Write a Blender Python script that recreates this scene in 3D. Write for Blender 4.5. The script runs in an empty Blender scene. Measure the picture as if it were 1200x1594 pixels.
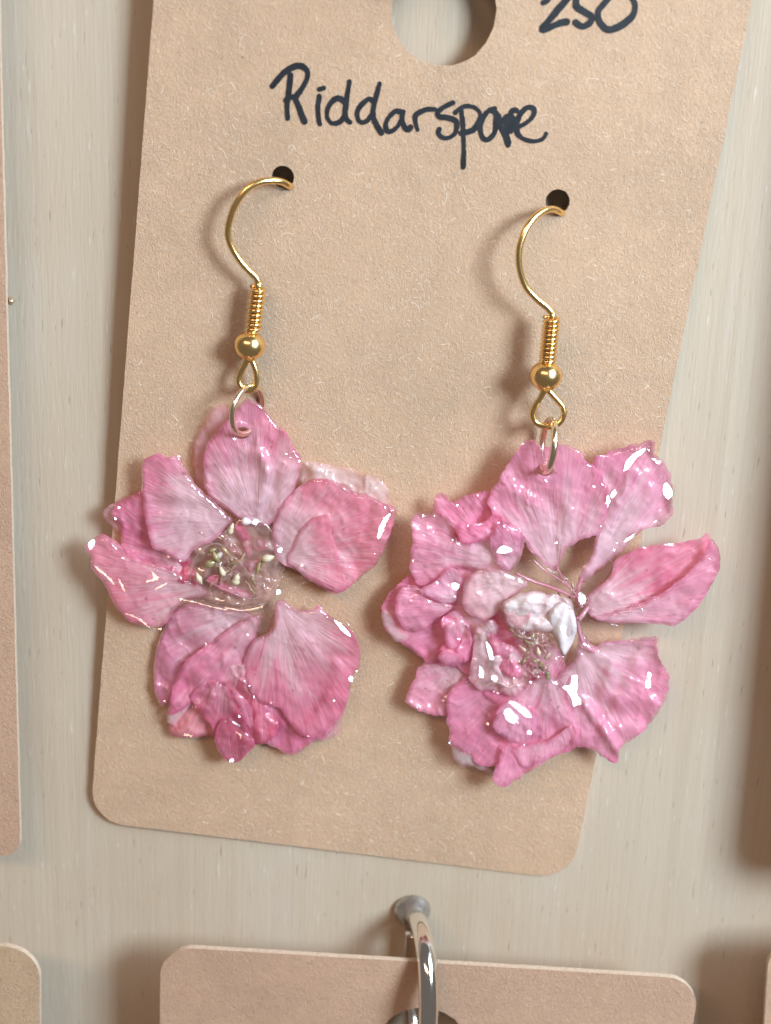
import bpy, bmesh, math, random
import numpy as np
from mathutils import Matrix, Vector
from mathutils.geometry import delaunay_2d_cdt

S = 0.001                      # everything below is written in millimetres
scene = bpy.context.scene
col = scene.collection

# ------------------------------------------------------------------ camera
F_PX, DIST = 2200.0, 126.0     # focal length for a 1200x1594 frame, distance to the board
PITCH, ROLL = math.radians(17.09), math.radians(2.6)
fw = np.array([0, math.cos(PITCH), -math.sin(PITCH)])
_r = np.array([1.0, 0, 0]); _u = np.cross(_r, fw)
RT = math.cos(ROLL) * _r + math.sin(ROLL) * _u
UP = -math.sin(ROLL) * _r + math.cos(ROLL) * _u
CAM = -fw * DIST
cd = bpy.data.cameras.new('camera')
cd.sensor_fit = 'VERTICAL'; cd.sensor_height = 24.0; cd.lens = 24.0 * F_PX / 1594.0
cd.clip_start = 0.005; cd.clip_end = 20.0
cd.dof.use_dof = True; cd.dof.focus_distance = 0.1215; cd.dof.aperture_fstop = 20.0
cam = bpy.data.objects.new('camera', cd); col.objects.link(cam)
cam.matrix_world = Matrix(((RT[0], UP[0], -fw[0], CAM[0]*S), (RT[1], UP[1], -fw[1], CAM[1]*S),
                           (RT[2], UP[2], -fw[2], CAM[2]*S), (0, 0, 0, 1)))
scene.camera = cam

# ------------------------------------------------------------------ light
w = bpy.data.worlds.new('World'); scene.world = w; w.use_nodes = True
w.node_tree.nodes['Background'].inputs[0].default_value = (1.0, 0.90, 0.84, 1)
w.node_tree.nodes['Background'].inputs[1].default_value = 0.11

def area(name, az, el, dist, sx, sy, power, color):
    ld = bpy.data.lights.new(name, 'AREA'); ld.shape = 'RECTANGLE'
    ld.size = sx; ld.size_y = sy; ld.energy = power; ld.color = color
    o = bpy.data.objects.new(name, ld); col.objects.link(o)
    a, e = math.radians(az), math.radians(el)
    d = Vector((math.sin(a)*math.cos(e), -math.cos(a)*math.cos(e), math.sin(e)))
    o.location = d * dist
    o.rotation_euler = d.to_track_quat('Z', 'Y').to_euler()
    return o
area('window_light', 42, 20, 0.31, 0.082, 0.092, 0.92, (0.66, 0.84, 1.0))
area('added_sheen_light', 52, 36, 0.36, 0.22, 0.22, 0.56, (0.72, 0.87, 1.0))  # added broad cool light for sheen on petals, gold and upper right card
area('warm_tube_light', -20, 36, 0.80, 0.50, 0.042, 1.35, (1.0, 0.67, 0.47))

scene.view_settings.view_transform = 'Standard'
scene.view_settings.look = 'None'
scene.view_settings.exposure = 0.42
scene.view_settings.gamma = 1.0
scene.cycles.use_denoising = True
scene.cycles.max_bounces = 10
scene.cycles.transparent_max_bounces = 16
scene.cycles.caustics_reflective = False
scene.cycles.caustics_refractive = False

# ------------------------------------------------------------------ frames
def ray(px, py):
    return fw + RT * ((px - 600) / F_PX) - UP * ((py - 797) / F_PX)

class Plane:
    """A plane of the place; at(px, py, h) = the point h mm in front of it seen at that spot of the photo."""
    def __init__(s, O, U, V):
        s.O = np.array(O, float); s.U = np.array(U, float); s.V = np.array(V, float)
        s.U /= np.linalg.norm(s.U); s.V -= s.U * (s.U @ s.V); s.V /= np.linalg.norm(s.V)
        s.N = np.cross(s.U, s.V)
    def at(s, px, py, h=0.0):
        d = ray(px, py)
        t = ((s.O + s.N * h - CAM) @ s.N) / (d @ s.N)
        return CAM + d * t
    def arr(s, p, h):
        p = np.asarray(p, float); h = np.broadcast_to(np.asarray(h, float), (len(p),))
        d = fw[None] + RT[None] * ((p[:, :1] - 600) / F_PX) - UP[None] * ((p[:, 1:2] - 797) / F_PX)
        t = ((s.O - CAM) @ s.N + h) / (d @ s.N)
        return CAM + d * t[:, None]
    def uv(s, P):
        q = np.asarray(P) - s.O
        return q @ s.U, q @ s.V
    def xyz(s, u, v, n=0.0):
        return s.O + s.U * u + s.V * v + s.N * n

BOARD = Plane((0, 0, 0), (1, 0, 0), (0, 0, 1))
CARD = Plane((-26.799, -0.70, -31.937), (0.995777, 0.010439, -0.091205), (0.091472, -0.028831, 0.99539))
CARD_W, CARD_L = 46.49, 91.0

# ------------------------------------------------------------------ noise (numpy)
def _hash(ix, iy, seed):
    n = (ix * 374761393 + iy * 668265263 + seed * 974711) & 0x7fffffff
    n = ((n ^ (n >> 13)) * 1274126177) & 0x7fffffff
    return ((n ^ (n >> 16)) & 0xffff) / 65535.0
def vnoise(x, y, seed=0):
    x = np.asarray(x, float); y = np.asarray(y, float)
    ix = np.floor(x).astype(np.int64); iy = np.floor(y).astype(np.int64)
    fx = x - ix; fy = y - iy
    fx = fx*fx*fx*(fx*(fx*6-15)+10); fy = fy*fy*fy*(fy*(fy*6-15)+10)
    a = _hash(ix, iy, seed); b = _hash(ix+1, iy, seed); c = _hash(ix, iy+1, seed); d = _hash(ix+1, iy+1, seed)
    return (a*(1-fx)+b*fx)*(1-fy) + (c*(1-fx)+d*fx)*fy - 0.5
def fbm(x, y, seed=0, o=3):
    s = 0; a = 1.0
    for k in range(o):
        c, q = math.cos(0.6 + 1.1*k + seed*0.37), math.sin(0.6 + 1.1*k + seed*0.37)
        s = s + a * vnoise((x*c - y*q) * 2**k + 17*k, (x*q + y*c) * 2**k - 9*k, seed + k); a *= 0.5
    return s

# ------------------------------------------------------------------ mesh helpers
def mesh_obj(name, verts, faces, mat, parent=None, smooth=True):
    me = bpy.data.meshes.new(name)
    me.from_pydata([tuple(float(c) * S for c in v) for v in verts], [], faces)
    me.update()
    if smooth:
        me.polygons.foreach_set('use_smooth', [True] * len(me.polygons))
    if mat: me.materials.append(mat)
    o = bpy.data.objects.new(name, me); col.objects.link(o)
    if parent: o.parent = parent
    return o
def tag(o, label, cat=None, group=None, kind=None):
    if label: o['label'] = label
    if cat: o['category'] = cat
    if group: o['group'] = group
    if kind: o['kind'] = kind
    return o
def empty(name, loc):
    o = bpy.data.objects.new(name, None); col.objects.link(o)
    o.empty_display_size = 0.002
    o.location = Vector(loc) * S
    return o
def adopt(child, root):
    child.parent = root
    child.matrix_parent_inverse = Matrix.Translation(-root.location)
    return child

def catmull(pts, step, closed=True):
    pts = np.asarray(pts, float); n = len(pts); out = []
    rng = range(n) if closed else range(n - 1)
    for i in rng:
        if closed: p0, p1, p2, p3 = pts[i-1], pts[i], pts[(i+1) % n], pts[(i+2) % n]
        else: p0, p1, p2, p3 = pts[max(i-1, 0)], pts[i], pts[i+1], pts[min(i+2, n-1)]
        m = max(1, int(np.linalg.norm((p2 - p1)) / step))
        for k in range(m):
            t = k / m
            out.append(0.5*((2*p1) + (p2-p0)*t + (2*p0-5*p1+4*p2-p3)*t*t + (3*p1-p0-3*p2+p3)*t**3))
    if not closed: out.append(pts[-1])
    return np.array(out)

def tube_data(path, rad, sides=10, cap=True):
    path = np.asarray(path, float); n = len(path)
    rad = np.broadcast_to(np.asarray(rad, float), (n,))
    T = np.gradient(path, axis=0); T /= np.linalg.norm(T, axis=1)[:, None] + 1e-12
    ref = np.array([0.31, 0.2, 0.93]); nrm = np.cross(T[0], ref); nrm /= np.linalg.norm(nrm)
    V = []; Fc = []
    for i in range(n):
        nrm = nrm - T[i] * (nrm @ T[i]); nrm /= np.linalg.norm(nrm)
        b = np.cross(T[i], nrm)
        for k in range(sides):
            a = 2*math.pi*k/sides
            V.append(path[i] + rad[i]*(math.cos(a)*nrm + math.sin(a)*b))
    for i in range(n-1):
        for k in range(sides):
            k2 = (k+1) % sides
            Fc.append((i*sides+k, i*sides+k2, (i+1)*sides+k2, (i+1)*sides+k))
    if cap:
        Fc.append(tuple(range(sides))[::-1]); Fc.append(tuple((n-1)*sides+k for k in range(sides)))
    return V, Fc
def tube(name, path, rad, mat, parent=None, sides=12, cap=True):
    V, Fc = tube_data(path, rad, sides, cap)
    return mesh_obj(name, V, Fc, mat, parent)

# ------------------------------------------------------------------ materials
class N:
    def __init__(s, name):
        s.m = bpy.data.materials.new(name); s.m.use_nodes = True
        s.t = s.m.node_tree; s.t.nodes.clear()
        s.out = s.t.nodes.new('ShaderNodeOutputMaterial')
    def n(s, typ, **kw):
        nd = s.t.nodes.new(typ)
        for k, v in kw.items():
            if k.startswith('i_'):
                key = k[2:]
                nd.inputs[int(key) if key.isdigit() else key.replace('_', ' ')].default_value = v
            else: setattr(nd, k, v)
        return nd
    def l(s, a, b): s.t.links.new(a, b)
    def ramp(s, fac, stops, interp='LINEAR'):
        r = s.n('ShaderNodeValToRGB'); r.color_ramp.interpolation = interp
        els = r.color_ramp.elements
        while len(els) < len(stops): els.new(0.5)
        for e, (p, c) in zip(els, stops):
            e.position = p; e.color = c if len(c) == 4 else (*c, 1)
        s.l(fac, r.inputs[0]); return r.outputs[0]
    def mix(s, fac, a, b, mode='MIX'):
        m = s.n('ShaderNodeMix', data_type='RGBA', blend_type=mode)
        for sock, v in ((m.inputs[0], fac), (m.inputs[6], a), (m.inputs[7], b)):
            if hasattr(v, 'is_output'): s.l(v, sock)
            else: sock.default_value = v if not isinstance(v, tuple) or len(v) == 4 else (*v, 1)
        return m.outputs[2]
    def math(s, op, a, b=0.0, c=None, clamp=False):
        m = s.n('ShaderNodeMath', operation=op, use_clamp=clamp)
        for sock, v in zip(m.inputs, (a, b, c if c is not None else 0.0)):
            if hasattr(v, 'is_output'): s.l(v, sock)
            else: sock.default_value = v
        return m.outputs[0]
    def noise(s, vec, scale, detail=3, rough=0.5, dist=0.0):
        nd = s.n('ShaderNodeTexNoise'); nd.inputs['Scale'].default_value = scale
        nd.inputs['Detail'].default_value = detail; nd.inputs['Roughness'].default_value = rough
        nd.inputs['Distortion'].default_value = dist
        s.l(vec, nd.inputs['Vector']); return nd.outputs['Fac']
    def mapping(s, vec, scale=(1, 1, 1), rot=(0, 0, 0), loc=(0, 0, 0)):
        m = s.n('ShaderNodeMapping'); m.inputs['Scale'].default_value = scale
        m.inputs['Rotation'].default_value = rot; m.inputs['Location'].default_value = loc
        s.l(vec, m.inputs['Vector']); return m.outputs[0]
    def bump(s, h, strength, dist, normal=None):
        b = s.n('ShaderNodeBump'); b.inputs['Strength'].default_value = strength
        b.inputs['Distance'].default_value = dist
        s.l(h, b.inputs['Height'])
        if normal: s.l(normal, b.inputs['Normal'])
        return b.outputs[0]

def mat_wood():
    k = N('pale_wood'); tc = k.n('ShaderNodeTexCoord').outputs['Object']
    v1 = k.mapping(tc, (230, 230, 5)); v2 = k.mapping(tc, (1600, 1600, 40)); v3 = k.mapping(tc, (90, 90, 3)); v4 = k.mapping(tc, (3800, 3800, 420))
    g1 = k.noise(v1, 1.0, 4, 0.55, 0.6); g2 = k.noise(v2, 1.0, 3, 0.6); g3 = k.noise(v3, 1.0, 3, 0.5, 0.8); g4 = k.noise(v4, 1.0, 2, 0.5)
    c = k.ramp(g3, [(0.30, (0.56, 0.45, 0.325)), (0.55, (0.59, 0.485, 0.365)), (0.75, (0.585, 0.50, 0.395))])
    c = k.mix(k.ramp(g1, [(0.36, (0, 0, 0)), (0.50, (1, 1, 1))]), k.mix(0.20, c, (0.46, 0.32, 0.20)), c)
    c = k.mix(k.ramp(g2, [(0.30, (1, 1, 1)), (0.52, (0, 0, 0))]), c, k.mix(0.10, c, (0.36, 0.25, 0.15)))
    c = k.mix(k.ramp(g2, [(0.58, (0, 0, 0)), (0.76, (1, 1, 1))]), c, k.mix(0.12, c, (0.78, 0.74, 0.68)))
    blot = k.noise(k.mapping(tc, (60, 60, 32)), 1.0, 4, 0.6, 0.4)
    c = k.mix(k.ramp(blot, [(0.35, (0.45, 0.45, 0.45)), (0.6, (0, 0, 0))]), c, (0.52, 0.385, 0.265))
    c = k.mix(k.ramp(g4, [(0.66, (0, 0, 0)), (0.76, (0.5, 0.5, 0.5))]), c, (0.80, 0.75, 0.68))
    pores = k.ramp(g4, [(0.27, (1, 1, 1)), (0.33, (0, 0, 0))])
    c = k.mix(pores, c, k.mix(0.5, c, (0.20, 0.13, 0.08)))
    b = k.n('ShaderNodeBsdfPrincipled'); k.l(c, b.inputs['Base Color'])
    b.inputs['Roughness'].default_value = 0.55; b.inputs['Specular IOR Level'].default_value = 0.4
    hgt = k.math('ADD', k.math('MULTIPLY', g2, 0.7), k.math('MULTIPLY', g4, 0.6))
    k.l(k.bump(hgt, 0.35, 0.00015), b.inputs['Normal'])
    k.l(b.outputs[0], k.out.inputs[0]); return k.m

def mat_kraft(name, base, seed=0.0, fibre=1.0):
    k = N(name); tc = k.n('ShaderNodeTexCoord').outputs['Object']
    tc = k.mapping(tc, loc=(seed, seed*0.7, 0))
    big = k.noise(tc, 70, 4, 0.55); mid = k.noise(tc, 420, 4, 0.6); fine = k.noise(tc, 2600, 3, 0.6)
    d = tuple(x * 0.84 for x in base); h = tuple(min(1, x * 1.12 + 0.015) for x in base)
    c = k.ramp(big, [(0.2, d), (0.5, base), (0.85, h)])
    c = k.mix(k.ramp(mid, [(0.35, (0, 0, 0)), (0.7, (1, 1, 1))]), k.mix(0.22, c, tuple(x*0.62 for x in base)), c)
    # pulp strands: stretched noise in three directions
    hs = []
    for i, (a, off) in enumerate(((0.35, 0.0), (-0.3, 0.3), (1.1, 0.8), (0.05, 1.7))):
        v = k.mapping(k.mapping(tc, rot=(0, a, 0), loc=(off, off, off)), (5600, 5600, 2100))
        f = k.noise(v, 1.0, 2, 0.5, 1.4)
        hs.append(k.ramp(f, [(0.56, (0, 0, 0)), (0.70, (1, 1, 1))]))
    s4 = k.math('MAXIMUM', k.math('MAXIMUM', hs[0], hs[1]), k.math('MAXIMUM', hs[2], hs[3]))
    zn = k.ramp(k.noise(tc, 55, 3, 0.5), [(0.30, (0.45, 0.45, 0.45)), (0.70, (1, 1, 1))])
    s4 = k.math('MULTIPLY', s4, zn)
    c = k.mix(k.math('MULTIPLY', s4, 0.30 * fibre), c, (0.80, 0.66, 0.54))
    c = k.mix(k.ramp(fine, [(0.28, (1, 1, 1)), (0.40, (0, 0, 0))]), c, k.mix(0.35, c, (0.25, 0.14, 0.08)))
    vo = k.n('ShaderNodeTexVoronoi'); vo.inputs['Scale'].default_value = 330; k.l(tc, vo.inputs['Vector'])
    sp = k.ramp(vo.outputs['Distance'], [(0.02, (1, 1, 1)), (0.05, (0, 0, 0))])
    gate = k.ramp(k.noise(tc, 260, 1), [(0.58, (0, 0, 0)), (0.6, (1, 1, 1))])
    c = k.mix(k.math('MULTIPLY', sp, gate), c, (0.10, 0.055, 0.03))
    b = k.n('ShaderNodeBsdfPrincipled'); k.l(c, b.inputs['Base Color'])
    b.inputs['Roughness'].default_value = 0.62; b.inputs['Specular IOR Level'].default_value = 0.45
    hgt = k.math('ADD', k.math('MULTIPLY', s4, 0.5), k.math('ADD', k.math('MULTIPLY', mid, 0.9), k.math('MULTIPLY', fine, 0.5)))
    k.l(k.bump(hgt, 0.62, 0.00018), b.inputs['Normal'])
    k.l(b.outputs[0], k.out.inputs[0]); return k.m

def mat_simple(name, color, rough=0.5, metal=0.0, coat=0.0, bumpscale=0, bumpd=0.0, spec=0.5, vary=0.0):
    k = N(name); b = k.n('ShaderNodeBsdfPrincipled')
    tc = k.n('ShaderNodeTexCoord').outputs['Object']
    nz = k.noise(tc, bumpscale or 900, 3, 0.55)
    if vary:
        k.l(k.ramp(nz, [(0.3, tuple(x*(1-vary) for x in color)), (0.7, tuple(min(1, x*(1+vary)) for x in color))]), b.inputs['Base Color'])
    else: b.inputs['Base Color'].default_value = (*color, 1)
    b.inputs['Roughness'].default_value = rough; b.inputs['Metallic'].default_value = metal
    b.inputs['Coat Weight'].default_value = coat; b.inputs['Coat Roughness'].default_value = 0.04
    b.inputs['Specular IOR Level'].default_value = spec
    if bumpd: k.l(k.bump(nz, 0.5, bumpd), b.inputs['Normal'])
    k.l(b.outputs[0], k.out.inputs[0]); return k.m

def mat_petal(name, coat_wave=0.00020, coat_scale=150, see=0.0, vein=1.0, frost=0.0):
    """Dried petal sealed in clear resin. Object colour = rim pink, its alpha = how pale the petal is towards its base."""
    k = N(name)
    at = k.n('ShaderNodeAttribute', attribute_name='petal'); sep = k.n('ShaderNodeSeparateXYZ'); k.l(at.outputs['Vector'], sep.inputs[0])
    ang, rad, edge = sep.outputs
    oi = k.n('ShaderNodeObjectInfo'); rnd = k.math('MULTIPLY', oi.outputs['Random'], 37.0)
    tc = k.n('ShaderNodeTexCoord').outputs['Object']
    def streak(fa, fr, off, detail=3, dist=0.25):
        cv = k.n('ShaderNodeCombineXYZ'); k.l(k.math('MULTIPLY', ang, fa), cv.inputs[0]); k.l(k.math('MULTIPLY', rad, fr), cv.inputs[1])
        k.l(k.math('ADD', rnd, off), cv.inputs[2]); return k.noise(cv.outputs[0], 1.0, detail, 0.55, dist)
    s1 = streak(7, 2.4, 0, 3, 0.6); s2 = streak(26, 4.0, 5.3, 4, 0.7); s3 = streak(2.2, 1.8, 9.1, 3, 0.8)
    rim = oi.outputs['Color']
    pale = k.mix(0.72, rim, (0.97, 0.74, 0.74)); deep = k.mix(0.55, rim, (0.56, 0.05, 0.17))
    # pale heart, pinker rim
    f = k.math('ADD', rad, k.math('MULTIPLY', k.math('SUBTRACT', s1, 0.5), 0.75))
    f = k.math('ADD', f, k.math('MULTIPLY', k.math('SUBTRACT', s3, 0.5), 0.5))
    f = k.math('SUBTRACT', f, k.math('MULTIPLY', oi.outputs['Alpha'], 0.5))
    c = k.mix(k.ramp(f, [(0.05, (0, 0, 0)), (0.55, (1, 1, 1))], 'EASE'), pale, rim)
    # lighter flush patches and veins
    patch = k.noise(k.mapping(tc, loc=(0.01, 0, 0)), 240, 4, 0.6, 0.5)
    c = k.mix(k.ramp(patch, [(0.40, (0, 0, 0)), (0.80, (0.6, 0.6, 0.6))]), c, k.mix(0.5, rim, (0.92, 0.60, 0.68)))
    c = k.mix(k.math('MULTIPLY', k.ramp(s2, [(0.56, (0, 0, 0)), (0.75, (1, 1, 1))]), 0.20 * vein), c, deep)
    c = k.mix(k.math('MULTIPLY', k.ramp(s2, [(0.26, (1, 1, 1)), (0.44, (0, 0, 0))]), 0.22 * vein), c, (0.92, 0.66, 0.72))
    e2 = k.math('MULTIPLY', k.math('ADD', edge, k.math('MULTIPLY', k.math('SUBTRACT', s2, 0.5), 0.9)), 0.4)
    c = k.mix(k.ramp(e2, [(0.0, (0.78, 0.78, 0.78)), (0.20, (0, 0, 0))]), c, deep)
    s5 = streak(70, 5.0, 21.3, 2, 0.5)
    c = k.mix(k.math('MULTIPLY', k.ramp(s5, [(0.54, (0, 0, 0)), (0.66, (1, 1, 1))]), 0.20), c, deep)
    c = k.mix(k.math('MULTIPLY', k.ramp(s5, [(0.34, (1, 1, 1)), (0.45, (0, 0, 0))]), 0.22), c, (0.97, 0.72, 0.78))
    dash = k.ramp(streak(46, 9.0, 13.7, 2, 0.2), [(0.66, (0, 0, 0)), (0.74, (1, 1, 1))])
    c = k.mix(k.math('MULTIPLY', dash, 0.45), c, (0.42, 0.06, 0.11))
    c = k.mix(0.05, c, (1.0, 0.66, 0.78))
    fleck = k.ramp(k.noise(tc, 1500, 2, 0.5), [(0.70, (0, 0, 0)), (0.76, (1, 1, 1))])
    c = k.mix(k.math('MULTIPLY', fleck, 0.5), c, (0.36, 0.05, 0.09))
    b = k.n('ShaderNodeBsdfPrincipled'); k.l(c, b.inputs['Base Color'])
    b.inputs['Roughness'].default_value = 0.38
    b.inputs['Coat Weight'].default_value = 1.0; b.inputs['Coat Roughness'].default_value = 0.02; b.inputs['Coat IOR'].default_value = 1.55
    h = k.math('ADD', k.math('MULTIPLY', s2, 0.9), k.math('ADD', k.math('MULTIPLY', s1, 0.35), k.math('MULTIPLY', patch, 0.5)))
    k.l(k.bump(h, 0.7, 0.00016 * vein), b.inputs['Normal'])
    rimm = k.ramp(edge, [(0.0, (1, 1, 1)), (0.8, (0.12, 0.12, 0.12))])
    cw = k.math('ADD', k.noise(tc, coat_scale, 1, 0.4, 0.3), k.math('MULTIPLY', k.math('MULTIPLY', k.noise(tc, 1100, 1, 0.4, 0.2), rimm), 0.22))
    k.l(k.bump(cw, 0.8, coat_wave), b.inputs['Coat Normal'])
    # the petal is a thin sheet: part of the light goes through it
    tl = k.n('ShaderNodeBsdfTranslucent'); k.l(k.mix(0.35, c, (0.90, 0.30, 0.42)), tl.inputs[0])
    m0 = k.n('ShaderNodeMixShader'); m0.inputs[0].default_value = 0.20
    k.l(b.outputs[0], m0.inputs[1]); k.l(tl.outputs[0], m0.inputs[2])
    # clear resin lip along the margin, and thin places
    al = k.math('ADD', k.math('MULTIPLY', k.ramp(edge, [(0.05, (1, 1, 1)), (0.40, (0, 0, 0))]), k.ramp(k.noise(tc, 420, 2), [(0.40, (0, 0, 0)), (0.62, (0.6, 0.6, 0.6))])), see + 0.06)
    al = k.math('ADD', al, k.ramp(k.noise(tc, 260, 2), [(0.55, (0, 0, 0)), (0.75, (0.10, 0.10, 0.10))]), clamp=True)
    tr = k.n('ShaderNodeBsdfTransparent'); tr.inputs[0].default_value = (1.0, 0.93, 0.94, 1)
    mx = k.n('ShaderNodeMixShader'); k.l(al, mx.inputs[0])
    k.l(m0.outputs[0], mx.inputs[1]); k.l(tr.outputs[0], mx.inputs[2])
    k.l(mx.outputs[0], k.out.inputs[0]); return k.m

def mat_resin(name='clear_resin', scale=420, wave=0.0003, tint=(0.97, 0.94, 0.93), milk=0.06, cloud=(0.85, 0.75, 0.74)):
    k = N(name); tc = k.n('ShaderNodeTexCoord').outputs['Object']
    nz = k.noise(tc, scale, 1, 0.4, 0.6)
    nm = k.bump(nz, 1.0, wave)
    fr = k.n('ShaderNodeFresnel'); fr.inputs[0].default_value = 1.6; k.l(nm, fr.inputs['Normal'])
    tr = k.n('ShaderNodeBsdfTransparent'); tr.inputs[0].default_value = (*tint, 1)
    df = k.n('ShaderNodeBsdfDiffuse'); df.inputs[0].default_value = (*cloud, 1)
    m0 = k.n('ShaderNodeMixShader'); m0.inputs[0].default_value = milk; k.l(tr.outputs[0], m0.inputs[1]); k.l(df.outputs[0], m0.inputs[2])
    gl = k.n('ShaderNodeBsdfGlossy'); gl.inputs['Roughness'].default_value = 0.015; k.l(nm, gl.inputs['Normal'])
    gm = k.n('ShaderNodeNewGeometry'); ff = k.math('MULTIPLY', fr.outputs[0], k.math('SUBTRACT', 1.0, gm.outputs['Backfacing']))
    m1 = k.n('ShaderNodeMixShader'); k.l(ff, m1.inputs[0]); k.l(m0.outputs[0], m1.inputs[1]); k.l(gl.outputs[0], m1.inputs[2])
    k.l(m1.outputs[0], k.out.inputs[0]); return k.m

M = {
    'wood': mat_wood(),
    'kraft': mat_kraft('kraft_card', (0.66, 0.425, 0.262)),
    'kraft_pink': mat_kraft('kraft_card_rosy', (0.62, 0.38, 0.245), 0.31, 0.5),
    'kraft_tan': mat_kraft('kraft_card_tan', (0.60, 0.40, 0.24), 0.57, 0.5),
    'card_core': mat_simple('card_cut_edge', (0.70, 0.54, 0.40), 0.7, vary=0.12, bumpscale=2500, bumpd=0.0001),
    'fibre': mat_simple('paper_fibre', (0.78, 0.64, 0.50), 0.55, vary=0.15),
    'ink': mat_simple('marker_ink', (0.016, 0.019, 0.024), 0.45, vary=0.35, bumpscale=1500),
    'gold': mat_simple('gold_plate', (1.0, 0.70, 0.30), 0.22, 1.0, bumpscale=1400, bumpd=0.00002),
    'pale_gold': mat_simple('pale_gold_plate', (0.98, 0.82, 0.60), 0.2, 1.0, bumpscale=1400, bumpd=0.00002),
    'steel': mat_simple('nickel_plate', (0.90, 0.86, 0.80), 0.10, 1.0, bumpscale=700, bumpd=0.00003),
    'dull_steel': mat_simple('dull_steel', (0.55, 0.54, 0.53), 0.38, 1.0, bumpscale=900, bumpd=0.00015, vary=0.3),
    'petal': mat_petal('resin_petal'),
    'petal_rough': mat_petal('crumpled_resin_petal', 0.00014, 200, vein=1.0),
    'petal_thin': mat_petal('thin_resin_petal', 0.0003, 380, see=0.38, vein=0.6),
    'resin': mat_resin(scale=200, wave=0.00018, tint=(0.99, 0.975, 0.975), milk=0.02),
    'resin_smooth': mat_resin('smooth_clear_resin', 90, 0.00008, (0.995, 0.985, 0.985), 0.01),
    'resin_milky': mat_resin('milky_resin', 700, 0.0004, (0.98, 0.94, 0.93), 0.16, (0.80, 0.58, 0.52)),
    'resin_cloud': mat_resin('cloudy_resin', 520, 0.0006, (0.98, 0.90, 0.86), 0.30, (0.84, 0.56, 0.48)),
    'anther': mat_simple('anther', (0.74, 0.62, 0.42), 0.4, coat=1.0, vary=0.2),
    'anther_green': mat_simple('green_stamen', (0.33, 0.26, 0.11), 0.4, coat=1.0, vary=0.35),
    'anther_brown': mat_simple('brown_stamen', (0.33, 0.21, 0.11), 0.4, coat=1.0, vary=0.4),
    'pearl': mat_simple('white_petal_tip', (0.78, 0.66, 0.65), 0.5, coat=0.5, vary=0.2, bumpscale=500, bumpd=0.00010),
}

# ------------------------------------------------------------------ the wooden board
def box(name, lo, hi, mat, parent=None):
    x0, y0, z0 = lo; x1, y1, z1 = hi
    v = [(x0,y0,z0),(x1,y0,z0),(x1,y1,z0),(x0,y1,z0),(x0,y0,z1),(x1,y0,z1),(x1,y1,z1),(x0,y1,z1)]
    f = [(0,3,2,1),(4,5,6,7),(0,1,5,4),(1,2,6,5),(2,3,7,6),(3,0,4,7)]
    return mesh_obj(name, v, f, mat, parent, smooth=False)
tag(box('wooden_board', (-260, 0, -260), (260, 12, 260), M['wood']), 'pale upright wooden display board with fine vertical grain', kind='structure')

# ------------------------------------------------------------------ cards
def rounded_rect(wd, ln, r, seg=10):
    pts = []
    for cx, cy, a0 in ((wd-r, ln-r, 0), (r, ln-r, 90), (r, r, 180), (wd-r, r, 270)):
        for i in range(seg + 1):
            a = math.radians(a0 + 90*i/seg); pts.append((cx + r*math.cos(a), cy + r*math.sin(a)))
    return pts
def make_card(name, pl, wd, ln, r, holes, mat, thick=0.55, seed=1):
    """pl: plane of the card's FRONT with O at its bottom-left corner; holes: (u, v, radius)."""
    rngs = random.Random(seed)
    outer = []
    rr = rounded_rect(wd, ln, r)
    for i in range(len(rr)):
        a = np.array(rr[i]); b = np.array(rr[(i+1) % len(rr)]); m = max(1, int(np.linalg.norm(b-a)/1.0))
        for k in range(m): outer.append(a + (b-a)*k/m + np.array([rngs.uniform(-.02, .02), rngs.uniform(-.02, .02)]))
    pts = [Vector(p) for p in outer]; edges = [(i, (i+1) % len(outer)) for i in range(len(outer))]; loops = [list(range(len(outer)))]
    for (hu, hv, hr) in holes:
        s = len(pts); n = 40
        for i in range(n):
            a = 2*math.pi*i/n; q = hr*(1 + rngs.uniform(-.012, .012)); pts.append(Vector((hu + q*math.cos(a), hv + q*math.sin(a))))
        edges += [(s+i, s+(i+1) % n) for i in range(n)]; loops.append([s+i for i in range(n)])
    vs, es, fs, ov, oe, of = delaunay_2d_cdt(pts, edges, [], 1, 1e-6)
    fin = []
    for f in fs:
        c = sum((vs[i] for i in f), Vector((0, 0))) / len(f)
        if any((c.x-hu)**2 + (c.y-hv)**2 < (hr*0.985)**2 for hu, hv, hr in holes): continue
        a, b_, c_ = (vs[i] for i in f[:3])
        if (b_-a).cross(c_-a) < 0: f = f[::-1]
        fin.append(tuple(f))
    n = len(vs); bev = 0.09
    V = [pl.xyz(v.x, v.y, 0) for v in vs] + [pl.xyz(v.x, v.y, -thick) for v in vs]
    F = list(fin) + [tuple(i + n for i in f[::-1]) for f in fin]
    cnt = {}
    for f in fin:
        for i in range(len(f)): cnt[(f[i], f[(i+1) % len(f)])] = 1
    for (a, b_) in list(cnt):
        if (b_, a) not in cnt: F.append((b_, a, a+n, b_+n))
    o = mesh_obj(name, V, F, mat, smooth=False)
    o.data.materials.append(M['card_core'])
    for p in o.data.polygons:
        if p.index >= 2*len(fin): p.material_index = 1
    bv = o.modifiers.new('edge', 'BEVEL'); bv.width = bev*S; bv.segments = 2; bv.limit_method = 'ANGLE'
    return o

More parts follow.
